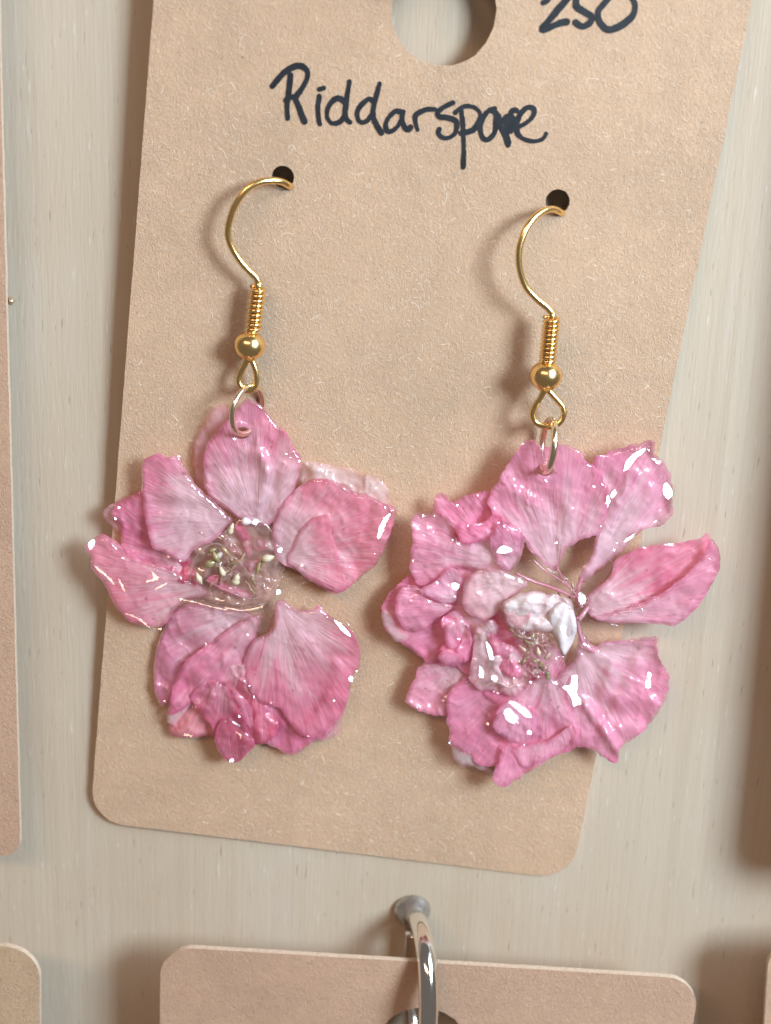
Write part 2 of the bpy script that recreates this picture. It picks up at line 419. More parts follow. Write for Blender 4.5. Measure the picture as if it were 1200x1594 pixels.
def shift_frame(o, pl):
    """give the card a local frame whose X/Z lie in the card, so that its pulp texture lies in its own plane"""
    m = Matrix(((pl.U[0], -pl.N[0], pl.V[0], pl.O[0]*S), (pl.U[1], -pl.N[1], pl.V[1], pl.O[1]*S), (pl.U[2], -pl.N[2], pl.V[2], pl.O[2]*S), (0,0,0,1)))
    o.data.transform(m.inverted()); o.matrix_world = m
    return o
def keep(child, root):
    child.parent = root; child.matrix_parent_inverse = root.matrix_world.inverted(); return child

def card_uv(px, py): return CARD.uv(CARD.at(px, py, 0))
big = card_uv(691, 17); h1 = card_uv(440, 276); h2 = card_uv(868, 314)
card = make_card('earring_card', CARD, CARD_W, CARD_L, 3.4, [(big[0], big[1], 4.15), (h1[0], h1[1], 0.93), (h2[0], h2[1], 1.0)], M['kraft'])
shift_frame(card, CARD)
tag(card, 'brown kraft card with handwritten word and two pink flower earrings hooked in it', 'card', 'kraft earring cards on the board')

def fibres(pl, wd, ln, root, count, seed, holes=(), zone=None):
    rg = random.Random(seed); V = []; F = []
    while count > 0:
        u, v = rg.uniform(0.6, wd-0.6), rg.uniform(0.6, ln-0.6)
        if zone is not None and rg.random() > zone(u, v): continue
        if any((u-a)**2 + (v-b)**2 < (r+0.7)**2 for a, b, r in holes): continue
        count -= 1
        L = rg.uniform(0.15, 0.55) * (1.0 if rg.random() < .92 else 2.2); a = rg.gauss(1.2, 0.9); cur = rg.uniform(-1.9, 1.9); wv = rg.uniform(0.016, 0.034)
        n = 4; s = len(V); x, y = u, v
        for i in range(n):
            t = i/(n-1); z = 0.005 + 0.022*math.sin(math.pi*t)*rg.random()
            px, py = -math.sin(a)*wv, math.cos(a)*wv
            V += [pl.xyz(x+px, y+py, z-0.012), pl.xyz(x, y, z+wv), pl.xyz(x-px, y-py, z-0.012)]
            x += math.cos(a)*L/(n-1); y += math.sin(a)*L/(n-1); a += cur/(n-1)
        for i in range(n-1):
            p = s + 3*i
            F += [(p, p+3, p+4, p+1), (p+1, p+4, p+5, p+2)]
    return tag(keep(mesh_obj('paper_fibres', V, F, M['fibre']), root), 'pale loose pulp fibres on the card face', kind='stuff')
def zone(u, v): return min(1.0, 0.15 + 0.9*max(0.0, float(fbm(u*0.09, v*0.09, 5, 2)) + 0.45))
fibres(CARD, CARD_W, 76, card, 1500, 3, [(big[0], big[1], 4.15), (h1[0], h1[1], 0.93), (h2[0], h2[1], 1.0)], zone)

# handwriting -------------------------------------------------------
LETTERS = [
 [[(452,117),(451,132),(449,148),(447,166),(448,184)], [(424,134),(434,122),(446,110),(460,103),(470,103),(478,110),(478,122),(470,138),(461,150),(460,154),(466,168),(470,180),(474,189)], [(445,156),(452,151),(461,152)]],
 [[(497,150),(495,166),(496,184),(498,193)], [(497,139),(504,137)]],
 [[(538,160),(528,153),(518,157),(510,170),(510,184),(518,192),(530,189),(538,178)], [(544,127),(542,140),(539,160),(537,178),(540,186),(545,190)]],
 [[(581,158),(574,154),(562,164),(556,176),(560,189),(570,189),(578,180)], [(591,130),(587,146),(582,164),(581,180),(586,194),(594,207)]],
 [[(624,174),(614,174),(602,188),(601,200),(606,205),(618,198),(626,184),(628,174)], [(627,174),(626,186),(630,198),(636,202),(639,198)]],
 [[(650,202),(647,191),(647,180),(655,174),(666,170),(677,170)]],
 [[(705,160),(692,166),(682,174),(683,181),(696,183),(709,188),(711,198),(707,209),(696,215),(687,213),(682,206),(684,201)]],
 [[(718,172),(720,187),(721,204),(722,230),(721,260)], [(709,175),(718,167),(730,165),(742,169),(748,180),(744,193),(735,203),(718,207)]],
 [[(770,169),(759,174),(750,187),(748,202),(752,215),(761,217),(770,206),(772,191),(772,176),(763,171)]],
 [[(776,180),(780,198),(787,213),(791,226)], [(793,222),(789,204),(791,187),(798,172),(804,172)], [(778,198),(788,181),(799,184),(795,205)]],
 [[(806,198),(819,191),(830,180),(831,170),(822,167),(811,176),(804,193),(806,208),(817,217),(832,220),(845,216),(850,208)]],
 [[(846,4),(852,1),(858,-8),(872,-18),(886,-16),(886,-6),(878,4),(866,18),(852,35),(844,46),(855,43),(871,36),(882,34)]],
 [[(922,-28),(899,-26),(897,5),(898,11),(912,20),(921,26),(918,36),(906,41),(896,35)]],
 [[(950,-6),(938,8),(931,19),(934,35),(947,46),(966,40),(985,24),(988,6),(978,-10),(960,-14),(950,-6)]],
]
rg = random.Random(11)
def letter(strokes, width):
    V = []; F = []
    for si, st in enumerate(strokes):
        p = catmull([CARD.uv(CARD.at(x, y)) for x, y in st], 0.12, closed=False); n = len(p)
        t = np.gradient(p, axis=0); t /= np.linalg.norm(t, axis=1)[:, None] + 1e-9
        q = np.stack([-t[:, 1], t[:, 0]], 1)
        ph = rg.uniform(0, 50); ww = width*(0.5 + 0.20*fbm(np.arange(n)*0.10 + ph, np.zeros(n), 3, 2))
        e1 = 0.04*fbm(np.arange(n)*0.7 + ph, np.zeros(n), 7, 2); e2 = 0.04*fbm(np.arange(n)*0.7 - ph, np.zeros(n), 8, 2)
        k = 5; z = 0.055 + 0.004*si + (0.0007*np.arange(n)/n)
        rows = []
        # round ends
        for j in range(k):
            a = math.pi/2*(1 - j/k); rows.append((p[0] - t[0]*ww[0]*math.sin(a), q[0]*ww[0]*math.cos(a), 0, z[0]))
        for i in range(n): rows.append((p[i], q[i]*(ww[i]), (e1[i], e2[i], q[i]), z[i]))
        for j in range(1, k+1):
            a = math.pi/2*j/k; rows.append((p[-1] + t[-1]*ww[-1]*math.sin(a), q[-1]*ww[-1]*math.cos(a), 0, z[-1]))
        s = len(V)
        for c, o_, e, zz in rows:
            a = c + o_; b = c - o_
            if e: a = a + e[2]*e[0]; b = b - e[2]*e[1]
            V += [CARD.xyz(a[0], a[1], zz), CARD.xyz(b[0], b[1], zz)]
        for i in range(len(rows)-1): F.append((s+2*i, s+2*i+1, s+2*i+3, s+2*i+2))
    return keep(mesh_obj('letter', V, F, M['ink'], smooth=False), card)
for i, st in enumerate(LETTERS):
    letter(st, 0.50 if i >= 11 else (0.36 if i == 9 else (0.40 if i else 0.44)))

# the neighbouring cards ---------------------------------------------
def card_plane_from(o, up):
    up = np.asarray(up, float); up /= np.linalg.norm(up)
    nrm = np.array([0, -1.0, 0]); nrm = nrm - up*(nrm @ up); u = np.cross(up, nrm); return Plane(o, u, up)
def neighbour(mat, label, O, up, wd, ln, holes=(), r=2.6, seed=2):
    pl = card_plane_from(O, up)
    c = shift_frame(make_card('earring_card', pl, wd, ln, r, holes, mat, seed=seed), pl)
    tag(c, label, 'card', 'kraft earring cards on the board'); return c, pl
# left: right-hand edge shows
br = BOARD.at(32, 1334, 3.6); tp = BOARD.at(-1, 40, 3.6); up = tp - br
pl = card_plane_from(br, up); neighbour(M['kraft_pink'], 'brown card at the left edge, only its straight right side showing', br - pl.U*50, up, 50, 84, r=1.8, seed=5)
# lower left: its top right corner shows
tr = BOARD.at(62, 1477, 8.5); up = BOARD.at(62, 1477, 8.5) - BOARD.at(62, 1640, 8.5)
pl = card_plane_from(tr, up); neighbour(M['kraft_tan'], 'tan card in the lower left corner, only its rounded top corner showing', tr - pl.U*50 - pl.V*84, up, 50, 84, r=3.2, seed=6)
# below: hangs from the nickel ring
tl = BOARD.at(250, 1473, 7.0); tr = BOARD.at(1090, 1524, 7.0); u = tr - tl; wl = np.linalg.norm(u); u /= wl
upv = np.cross(np.array([0, -1.0, 0]), u); upv = upv + np.array([0, -0.03, 0])
pl = card_plane_from(tl, upv); hu, hv = pl.uv(BOARD.at(657, 1628, 7.0) + 0*pl.U); 
low, lowpl = neighbour(M['kraft_pink'], 'rosy brown card at the bottom hanging from the nickel ring', tl - pl.V*80, upv, wl, 80, [(hu, 80 + hv, 4.15)], r=3.2, seed=7)
# lower right sliver
tl = BOARD.at(1197, 1468, 7.5); up = BOARD.at(1203, 1462, 7.5) - BOARD.at(1192, 1640, 7.5)
pl = card_plane_from(tl, up); neighbour(M['kraft_pink'], 'reddish brown card at the lower right edge, a thin sliver', tl - pl.V*84, up, 50, 84, r=2.6, seed=8)
# right: just out of frame, its shadow lies across the board
bl = BOARD.at(1262, 1372, 8.0); up = BOARD.at(1362, 480, 8.0) - bl
pl = card_plane_from(bl, up); neighbour(M['kraft_pink'], 'brown card beyond the right edge throwing the long dark shadow', bl, up, 50, 84, r=3.2, seed=9)

# ------------------------------------------------------------------ nickel ring with its screw base
def ring_hook(base, yaw, label):
    """base: foot of the screw on the board (mm)"""
    root = empty('ring_hook', base); B = np.array(base)
    ax = np.array([math.sin(yaw), -math.cos(yaw), 0.0])
    def pt(o, z): return B + ax*o + np.array([0, 0, z])
    pts = [(1.2,0.0),(2.6,0.55),(4.6,0.9),(6.8,0.4),(8.6,-1.2),(9.7,-3.8),(9.9,-6.8),(9.0,-9.8),(6.9,-11.8),(4.4,-11.6),(2.7,-9.6),(1.9,-6.6),(1.7,-3.6),(1.75,-1.2)]
    path = catmull([pt(*p) for p in pts], 0.25, closed=False)
    adopt(tube('ring', path, 0.92, M['steel'], sides=20), root)
    # flared collar
    prof = [(0.0,1.75),(0.25,1.78),(0.6,1.6),(1.2,1.25),(1.9,0.95),(2.1,0.6),(2.12,0.0)]
    V = []; F = []; n = 28; sx = np.array([math.cos(yaw), math.sin(yaw), 0]); sz = np.array([0, 0, 1.0])
    for d, r in prof:
        for k in range(n):
            a = 2*math.pi*k/n; V.append(B + ax*d + r*(1+0.02*math.sin(3*a))*(math.cos(a)*sx + math.sin(a)*sz))
    for i in range(len(prof)-1):
        for k in range(n):
            k2 = (k+1) % n; F.append((i*n+k, i*n+k2, (i+1)*n+k2, (i+1)*n+k))
    adopt(mesh_obj('collar', V, F, M['dull_steel']), root)
    return tag(root, label, 'hook', 'ring hooks screwed into the board')
b0 = BOARD.at(641, 1417, 0)
ring_hook(b0, math.radians(10), 'shiny nickel ring with round screw base above the bottom card')
top = CARD.xyz(big[0], big[1], 0)
ring_hook((top[0]-0.3, 0, top[2] + 15.2), 0.0, 'nickel ring above the picture that carries the card with flower earrings')

# wire tip beside the left card
wp = [BOARD.at(-60, 440, 5.0), BOARD.at(-38, 455, 2.6), BOARD.at(-15, 461, 2.4), BOARD.at(8, 465, 2.5), BOARD.at(20, 471, 2.6)]
wt = tube('ear_wire', catmull(wp, 0.2, closed=False), 0.33, M['pale_gold'])
tag(wt, 'short gold wire tip poking out past the left card', 'ear wire')

# ------------------------------------------------------------------ petals
def inside(poly, p):
    x, y = p[:, 0], p[:, 1]; r = np.zeros(len(p), bool)
    a = poly; b = np.roll(poly, -1, axis=0)
    for (x0, y0), (x1, y1) in zip(a, b):
        c = ((y0 > y) != (y1 > y)); 
        with np.errstate(divide='ignore', invalid='ignore'):
            xi = (x1-x0)*(y-y0)/(y1-y0) + x0
        r ^= (c & (x < xi))
    return r
def edge_dist(poly, p):
    a = poly; b = np.roll(poly, -1, axis=0); d = np.full(len(p), 1e9)
    for q0, q1 in zip(a, b):
        e = q1-q0; L = e @ e + 1e-9; t = np.clip(((p-q0) @ e)/L, 0, 1); c = q0 + t[:, None]*e
        d = np.minimum(d, np.hypot(*(p-c).T))
    return d

PINK = (0.74, 0.165, 0.30)
def petal(root, outline, base, h=(2.0, 3.0), mat='petal', color=PINK, pale=0.3, thick=0.34, round_=6.0, cup=0.0, folds=0.25, nf=6,
          crumple=0.15, curl=0.0, ragged=1.2, seed=0, hole=None, name='petal', step=2.8, crease=None, label=None, film=0.0, hfun=None):
    if mat.startswith('petal') and pale < 1.0: thick = min(thick, 0.14); round_ = min(round_, 5.0)
    if mat.startswith('petal'): curl *= 0.6; folds *= 0.7; cup *= 0.5
    seed = seed or (int(outline[0][0])*7 + int(outline[0][1])*13) % 9973
    ol = catmull(outline, 3.4); n0 = len(ol)
    tn = np.roll(ol, -1, 0) - np.roll(ol, 1, 0); tn /= np.linalg.norm(tn, axis=1)[:, None] + 1e-9
    arc = np.cumsum(np.linalg.norm(ol - np.roll(ol, 1, 0), axis=1))
    rag = ragged * (2.0*vnoise(arc*0.085, np.zeros(n0), seed) + 1.3*vnoise(arc*0.21, np.ones(n0), seed+1))
    ol = ol + np.stack([tn[:, 1], -tn[:, 0]], 1) * rag[:, None]
    pts = [Vector(p) for p in ol]; edges = [(i, (i+1) % n0) for i in range(n0)]
    loops = [ol]
    if hole is not None:
        hx, hy, rx, ry = hole; s = len(pts); m = 26
        hl = np.array([(hx + rx*math.cos(2*math.pi*i/m), hy + ry*math.sin(2*math.pi*i/m)) for i in range(m)])
        pts += [Vector(p) for p in hl]; edges += [(s+i, s+(i+1) % m) for i in range(m)]; loops.append(hl)
    lo, hi = ol.min(0), ol.max(0); rg = np.random.RandomState(seed)
    gy = np.arange(lo[1], hi[1], step*0.87); g = []
    for j, y in enumerate(gy):
        xs = np.arange(lo[0] + (step/2 if j % 2 else 0), hi[0], step); g.append(np.stack([xs, np.full(len(xs), y)], 1))
    g = np.concatenate(g); g = g + rg.uniform(-.25, .25, g.shape)*step
    ed = np.min([edge_dist(l, g) for l in loops], axis=0)
    ok = inside(ol, g) & (ed > 1.6)
    if hole is not None: ok &= ~inside(loops[1], g)
    g = g[ok]
    # ring of points close to the rim so that it rounds off
    pts += [Vector(p) for p in g]
    vs, es, fs, *_ = delaunay_2d_cdt(pts, edges, [], 1, 1e-4)
    P2 = np.array([(v.x, v.y) for v in vs]); fin = []
    cen = np.array([P2[list(f)].mean(0) for f in fs]); keepf = inside(ol, cen)
    if hole is not None: keepf &= ~inside(loops[1], cen)
    for f, k in zip(fs, keepf):
        if not k: continue
        a, b, c = P2[list(f[:3])]
        if (b[0]-a[0])*(c[1]-a[1]) - (b[1]-a[1])*(c[0]-a[0]) > 0: f = f[::-1]
        fin.append(tuple(f))
    E_out = edge_dist(ol, P2); E = np.min([edge_dist(l, P2) for l in loops], axis=0)
    base = np.array(base, float); dv = P2 - base; dist = np.hypot(*dv.T); far = dist.max()
    axis = P2.mean(0) - base; a0 = math.atan2(axis[1], axis[0])
    ang = (np.arctan2(dv[:, 1], dv[:, 0]) - a0 + math.pi) % (2*math.pi) - math.pi
    rad = dist/far
    x, y = P2[:, 0]/70.0, P2[:, 1]/70.0
    H = h[0] + (h[1]-h[0])*rad
    H = H + cup*(np.abs(ang)**2)*rad                                   # sides lifted (+) or dropped
    H = H + folds*np.sin(ang*nf + 6*fbm(x*0.9, y*0.9, seed, 2) + seed)*np.clip(rad*1.6, 0, 1)
    H = H + crumple*(2.2*fbm(x*2.2, y*2.2, seed+3, 3))
    # sharp drying wrinkles fanning out from the base
    wr = 0.075 if 'rough' in mat else 0.03
    wx = ang*9.0 + 1.6*fbm(x*1.6, y*1.6, seed+21, 2); wy = rad*2.2
    r1 = 1 - 2*np.abs(vnoise(wx, wy, seed+11)); r2 = 1 - 2*np.abs(vnoise(wx*2.3 + 5, wy*1.7, seed+12))
    msk = np.clip(0.55 + 1.6*fbm(x*1.3, y*1.3, seed+13, 2), 0, 1)*np.clip(dist/14.0, 0, 1)
    H = H + wr*msk*((r1**5)*1.3 + 0.7*(r2**4) - 0.4)
    # crossing crinkles, finer towards the margin
    r3 = 1 - 2*np.abs(vnoise(x*4.4 + y*3.3 + seed + fbm(x*3, y*3, seed+31, 2), y*4.4 - x*3.3, seed+14))
    H = H + wr*1.1*(r3**5 - 0.2)*np.clip(0.25 + rad, 0, 1)*np.clip(0.4 + 2*fbm(x*1.1+9, y*1.1, seed+15, 2), 0, 1)
    rid = 1 - np.abs(2*vnoise(x*2.1 - y*2.1 + seed + fbm(x*2, y*2, seed+32, 2), y*2.1 + x*2.1, seed+5))*1.0
    H = H + crumple*0.6*(rid**4 - 0.35)
    H = H + curl*np.exp(-E_out/11.0)*(0.6 + 1.2*vnoise(x*3.2, y*3.2, seed+7))
    if crease:
        for (ax_, ay_, bx_, by_, wd, amp) in crease:
            q0 = np.array([ax_, ay_], float); e = np.array([bx_-ax_, by_-ay_], float); L = e @ e
            t = np.clip(((P2-q0) @ e)/L, 0, 1); dd = np.hypot(*(P2-q0-t[:, None]*e).T)
            H = H + amp*np.exp(-(dd/wd)**2)
    if hfun is not None: H = hfun(P2)
    H0 = h[0] + (h[1]-h[0])*rad + cup*(np.abs(ang)**2)*rad + folds*np.sin(ang*nf + 6*fbm(x*0.9, y*0.9, seed, 2) + seed)*np.clip(rad*1.6, 0, 1) + crumple*0.9*fbm(x*2.2, y*2.2, seed+3, 1)
    q = np.clip(E/round_, 0, 1); th = thick*np.sqrt(np.clip(1-(1-q)**2, 0, 1))
    bnd = np.zeros(len(P2), bool)
    cnt = {}
    for f in fin:
        for i in range(3): cnt[(f[i], f[(i+1) % 3])] = 1
    for (a, b) in cnt:
        if (b, a) not in cnt: bnd[a] = bnd[b] = True
    th[bnd] = 0
    top = CARD.arr(P2, H + th*0.5); bot = CARD.arr(P2, H - th*0.5)
    n = len(P2); idx = np.arange(n) + n; idx[bnd] = np.arange(n)[bnd]
    remap = np.cumsum(~bnd) - 1 + n; bidx = np.where(bnd, np.arange(n), remap)
    F = fin + [tuple(int(bidx[i]) for i in f[::-1]) for f in fin]
    sheet = mat.startswith('petal') or hfun is not None
    V = top if sheet else np.concatenate([top, bot[~bnd]])
    o = mesh_obj(name, V, fin if sheet else F, M[mat])
    A = o.data.attributes.new('petal', 'FLOAT_VECTOR', 'POINT')
    att = np.stack([ang, rad, E_out/17.5], 1); att = att if sheet else np.concatenate([att, att[~bnd]])
    A.data.foreach_set('vector', att.astype(np.float32).ravel())
    o.color = (min(0.94, color[0]*1.18), min(0.9, color[1]*1.06), min(0.9, color[2]*0.97), pale)
    adopt(o, root)
    if film:                                                            # clear resin pooled over the petal
        rough = 'rough' in mat; wd = 24.0 if rough else 42.0
        qf = np.clip(E/wd, 0, 1); tf = (0.34 if rough else 0.6)*np.sqrt(np.clip(1-(1-qf)**2, 0, 1)); tf[bnd] = 0
        H0 = h[0] + (h[1]-h[0])*rad + 0.4*folds*np.sin(ang*nf + 6*fbm(x*0.9, y*0.9, seed, 2) + seed)*np.clip(rad*1.6, 0, 1)
        Hf = H0 + film*(0.6 + (0.8 if rough else 0.6)*fbm(x*(1.3 if rough else .8), y*(1.3 if rough else .8), seed+40, 2))*np.clip(E/10, 0, 1)
        Vf = np.concatenate([CARD.arr(P2, Hf + tf*0.5), CARD.arr(P2, H0 - tf*0.3)[~bnd]])
        of = mesh_obj('resin_film', Vf, F, M['resin' if 'rough' in mat else 'resin_smooth'])
        of.parent = o; of.matrix_parent_inverse = Matrix.Translation(-root.location) @ Matrix.Identity(4); of.matrix_parent_inverse = Matrix.Identity(4)
    if label: o['label'] = label
    return o

def blob(root, name, px, py, h, length, r, angle, mat, tilt=0.0, tip=0.5):
    """a small seed-shaped grain; angle in the picture plane, degrees"""
    c = CARD.at(px, py, h); a = math.radians(angle)
    d = CARD.U*math.cos(a) + CARD.V*math.sin(a) + CARD.N*tilt; d /= np.linalg.norm(d)
    t = np.linspace(0, 1, 12); prof = np.sin(math.pi*t)**0.7*(1-(1-tip)*t)*(1 + 0.7*vnoise(t*4 + px, t*0 + py, 3))
    path = [c + d*length*(x-0.5) + CARD.N*0.12*math.sin(x*3) for x in t]
    return adopt(tube(name, path, r*prof + 0.004, M[mat], sides=12), root)
def strand(root, pts, r, mat='resin_milky', name='filament'):
    path = catmull([CARD.at(x, y, h) for x, y, h in pts], 0.2, closed=False); n = len(path)
    rr = r*(1 + 0.5*fbm(np.arange(n)*0.35, np.full(n, pts[0][0]*0.37), 4, 2))
    return adopt(tube(name, path, rr, M[mat], sides=8), root)

# ------------------------------------------------------------------ metal findings
def ear_wire(root, hook, coil_a, coil_b, coil_r, turns, bead_c, bead_r, loop, hs):
    """hook/loop: (px, py, h) traced points"""
    path = catmull([CARD.at(*p) for p in hook], 0.15, closed=False)
    wire = adopt(tube('ear_wire', path, 0.29, M['gold'], sides=14), root)
    def sub(o): o.parent = wire; o.matrix_parent_inverse = wire.matrix_world.inverted(); return o
    bpy.context.view_layer.update()
    A = CARD.at(*coil_a); B = CARD.at(*coil_b); d = B-A; L = np.linalg.norm(d); d /= L
    e1 = np.cross(d, CARD.N); e1 /= np.linalg.norm(e1); e2 = np.cross(d, e1)
    n = turns*22; cr = L/turns*0.47
    hel = [A + d*L*i/n + (coil_r-cr)*(math.cos(2*math.pi*i/22)*e1 + math.sin(2*math.pi*i/22)*e2) for i in range(n+1)]
    sub(tube('coil', hel, cr, M['gold'], sides=8))
    sub(tube('core', [A - d*0.5, A, (A+B)/2, B, B + d*0.6], 0.30, M['gold'], sides=10))
    C = CARD.at(*bead_c); V = []; F = []; m = 28; prof = []
    for i in range(21):
        t = math.pi*i/20; prof.append((-math.cos(t)*bead_r*0.93, max(0.38*bead_r if 1 else 0, math.sin(t)*bead_r)))
    for z, r in prof:
        for k in range(m):
            a = 2*math.pi*k/m; rr = r*(0.975 if k == 7 else 1.0)
            V.append(C + d*z + rr*(math.cos(a)*e1 + math.sin(a)*e2))
    for i in range(len(prof)-1):
        for k in range(m):
            k2 = (k+1) % m; F.append((i*m+k, i*m+k2, (i+1)*m+k2, (i+1)*m+k))
    F.append(tuple(range(m))[::-1]); F.append(tuple((len(prof)-1)*m+k for k in range(m)))
    sub(mesh_obj('bead', V, F, M['gold']))
    lp = catmull([CARD.at(*p) for p in loop], 0.12, closed=False)
    sub(tube('loop', lp, 0.27, M['gold'], sides=12))
    return wire
def jump_ring(root, c, rad, side, r=0.24):
    """c: (px,py,h) centre; side: direction (U, V, N weights) across the ring; the other axis is V"""
    C = CARD.at(*c); s = CARD.U*side[0] + CARD.V*side[1] + CARD.N*side[2]; s /= np.linalg.norm(s)
    v = CARD.V - s*(CARD.V @ s); v /= np.linalg.norm(v)
    path = [C + rad*(math.cos(a)*v + math.sin(a)*s) for a in np.linspace(0.2, 2*math.pi + 0.16, 60)]
    return adopt(tube('jump_ring', path, r, M['pale_gold'], sides=12), root)

# ================================================================== left earring
L = empty('flower_earring', CARD.at(370, 900, 2.0))
tag(L, 'left pink resin flower earring, flat open petals and clear centre', 'earring', 'pink flower earrings on the card')
ear_wire(L, [(447,283,-1.60),(452,290,0.00),(439,283,0.85),(421,281,1.35),(400,285,1.75),(383,296,2.00),(368,316,2.15),(358,342,2.20),(355,366,2.15),(363,389,2.00),(377,410,1.85),(391,425,1.75),(400,434,1.70),(402,447,1.70)],
         (402,447,1.70), (394,514,1.70), 0.70, 9, (389,538,1.70), 1.32,
         [(389,552,1.70),(381,568,1.70),(374,582,1.70),(372,594,1.75),(377,604,1.80),(387,608,1.80),(396,603,1.75),(400,590,1.70),(398,576,1.68),(391,558,1.65),(388,550,1.70)], None)
jump_ring(L, (385,638,2.0), 2.10, (-0.52, 0.0, 0.85), 0.24)

def lp(ol, base, h, *a, **k): return petal(L, ol, base, (0.35 + (h[0]-1.0)*0.72, 0.35 + (h[1]-1.0)*0.72), *a, **k)
MAUVE = (0.70, 0.19, 0.34); DEEP = (0.60, 0.07, 0.20); ROSE = (0.78, 0.23, 0.33); LIGHT = (0.80, 0.50, 0.56); WHITE = (0.88, 0.76, 0.78); CORAL = (0.78, 0.22, 0.33)
# backs first
lp([(300,722),(304,690),(315,660),(330,637),(348,629),(360,638),(358,662),(348,690),(350,740),(380,790),(345,790),(318,765),(305,745)], (395,810), (1.2,1.5), 'petal_thin', LIGHT, 0.7, folds=.1, crumple=.12)
lp([(471,723),(481,719),(494,721),(514,721),(532,726),(553,733),(574,738),(588,742),(600,754),(607,770),(612,788),(590,800),(540,800),(490,795),(468,775)], (450,850), (1.2,1.6), 'petal_thin', WHITE, 0.9, folds=.12, nf=14, crumple=.35, ragged=2)
lp([(158,800),(165,790),(180,782),(200,772),(215,790),(210,830),(182,828),(170,815)], (260,850), (1.0,1.1), 'petal_thin', LIGHT, 0.5, folds=.1)
lp([(520,1060),(545,1065),(538,1100),(533,1128),(527,1146),(507,1151),(490,1150),(480,1110)], (440,960), (1.0,1.2), 'petal_thin', LIGHT, 0.5, folds=.1)
lp([(174,796),(183,783),(194,777),(207,770),(222,762),(245,765),(265,800),(275,850),(300,870),(300,900),(260,905),(215,892),(200,884),(192,862),(189,840),(186,815),(177,806)], (330,890), (1.7,1.9), 'petal', MAUVE, 0.2, folds=.2, crumple=.2)
lp([(263,872),(280,868),(297,872),(305,885),(312,905),(300,912),(280,906),(268,895)], (330,900), (2.5,2.7), 'petal_rough', (0.72,0.09,0.19), 0.0, crumple=.35, folds=.1)
lp([(132,846),(144,837),(157,832),(170,835),(181,844),(188,850),(196,862),(215,872),(240,876),(265,885),(289,900),(315,915),(330,926),(306,932),(285,936),(274,948),(261,967),(250,978),(233,978),(215,974),(202,967),(191,956),(181,946),(170,926),(159,904),(146,891),(141,876),(142,865),(135,857)], (330,910), (2.2,2.7), 'petal', ROSE, 0.25, folds=.22, nf=5, crumple=.12, curl=.25, thick=.7, round_=14, film=0.35)
lp([(384,620),(397,626),(412,637),(427,656),(445,674),(458,696),(469,716),(468,735),(462,755),(450,778),(436,800),(424,815),(410,818),(392,816),(372,806),(350,792),(330,778),(319,755),(317,720),(322,692),(340,670),(357,652),(370,634)], (402,822), (2.3,2.9), 'petal', (0.76,0.24,0.39), 0.55, folds=.18, nf=7, crumple=.14, hole=(377,674,10,9), curl=.2, crease=[(400,690,415,735,8,.25),(415,735,405,780,7,.2)], film=0.22)
lp([(472,752),(490,745),(507,745),(528,752),(553,765),(577,773),(595,782),(609,787),(617,794),(614,812),(605,835),(597,857),(584,880),(565,898),(546,913),(528,924),(520,925),(504,917),(486,906),(469,894),(455,885),(443,880),(430,868),(424,846),(426,815),(440,785),(456,765)], (424,862), (2.1,2.9), 'petal', CORAL, 0.3, folds=.2, nf=8, crumple=.15, curl=.25, thick=.55, film=0.25)
lp([(446,872),(455,850),(467,826),(482,812),(506,799),(512,801),(516,826),(524,856),(530,884),(540,904),(529,921),(505,914),(480,900),(460,886)], (440,868), (2.5,3.3), 'petal', (0.80,0.29,0.40), 0.45, folds=.1, crumple=.08, thick=.35)
lp([(222,718),(233,710),(246,706),(259,712),(267,710),(280,710),(285,722),(293,738),(306,755),(319,770),(337,785),(354,801),(362,808),(352,824),(337,838),(326,846),(315,848),(300,857),(294,870),(285,875),(272,870),(259,863),(241,855),(235,846),(231,829),(226,811),(224,794),(222,777),(221,755),(221,738)], (364,815), (2.9,3.1), 'petal', (0.78,0.25,0.42), 0.75, folds=.2, nf=7, crumple=.1, curl=.25, cup=.25, film=0.20)
# lower group
lp([(274,948),(259,968),(248,994),(242,1020),(239,1053),(242,1082),(248,1096),(258,1099),(268,1088),(290,1070),(330,1050),(370,1030),(393,1000),(400,965),(376,948),(353,948),(318,940),(294,937)], (425,930), (1.8,1.9), 'petal', (0.66,0.22,0.36), 0.4, folds=.2, crumple=.2, film=0.30)
lp([(262,1128),(280,1100),(310,1085),(335,1095),(352,1125),(340,1152),(323,1147),(294,1148),(268,1144)], (350,1020), (1.5,1.9), 'petal', (0.74,0.24,0.28), 0.3, folds=.15, crumple=.2)
lp([(262,1095),(270,1080),(300,1090),(299,1096),(282,1115),(272,1127),(260,1122)], (290,1040), (2.4,2.5), 'petal_thin', WHITE, 0.7, folds=.1)
lp([(316,1008),(290,1030),(273,1058),(264,1093),(264,1112),(280,1108),(300,1090),(315,1075),(345,1068),(372,1052),(388,1018),(402,985),(404,955),(370,972),(340,990)], (410,945), (2.1,2.6), 'petal', (0.72,0.15,0.30), 0.15, folds=.25, crumple=.2, curl=.2, film=0.25)
lp([(384,1080),(400,1110),(396,1150),(417,1159),(434,1166),(455,1178),(472,1169),(490,1152),(510,1146),(530,1110),(530,1080),(480,1060),(430,1060)], (430,960), (1.7,2.0), 'petal', (0.70,0.14,0.31), 0.2, folds=.25, crumple=.2, curl=.2, film=0.30)
lp([(340,1040),(370,1020),(395,1035),(412,1070),(430,1110),(430,1145),(405,1158),(385,1150),(370,1110),(352,1080)], (395,985), (2.0,2.4), 'petal_rough', (0.60,0.09,0.18), 0.0, folds=.3, crumple=.3)
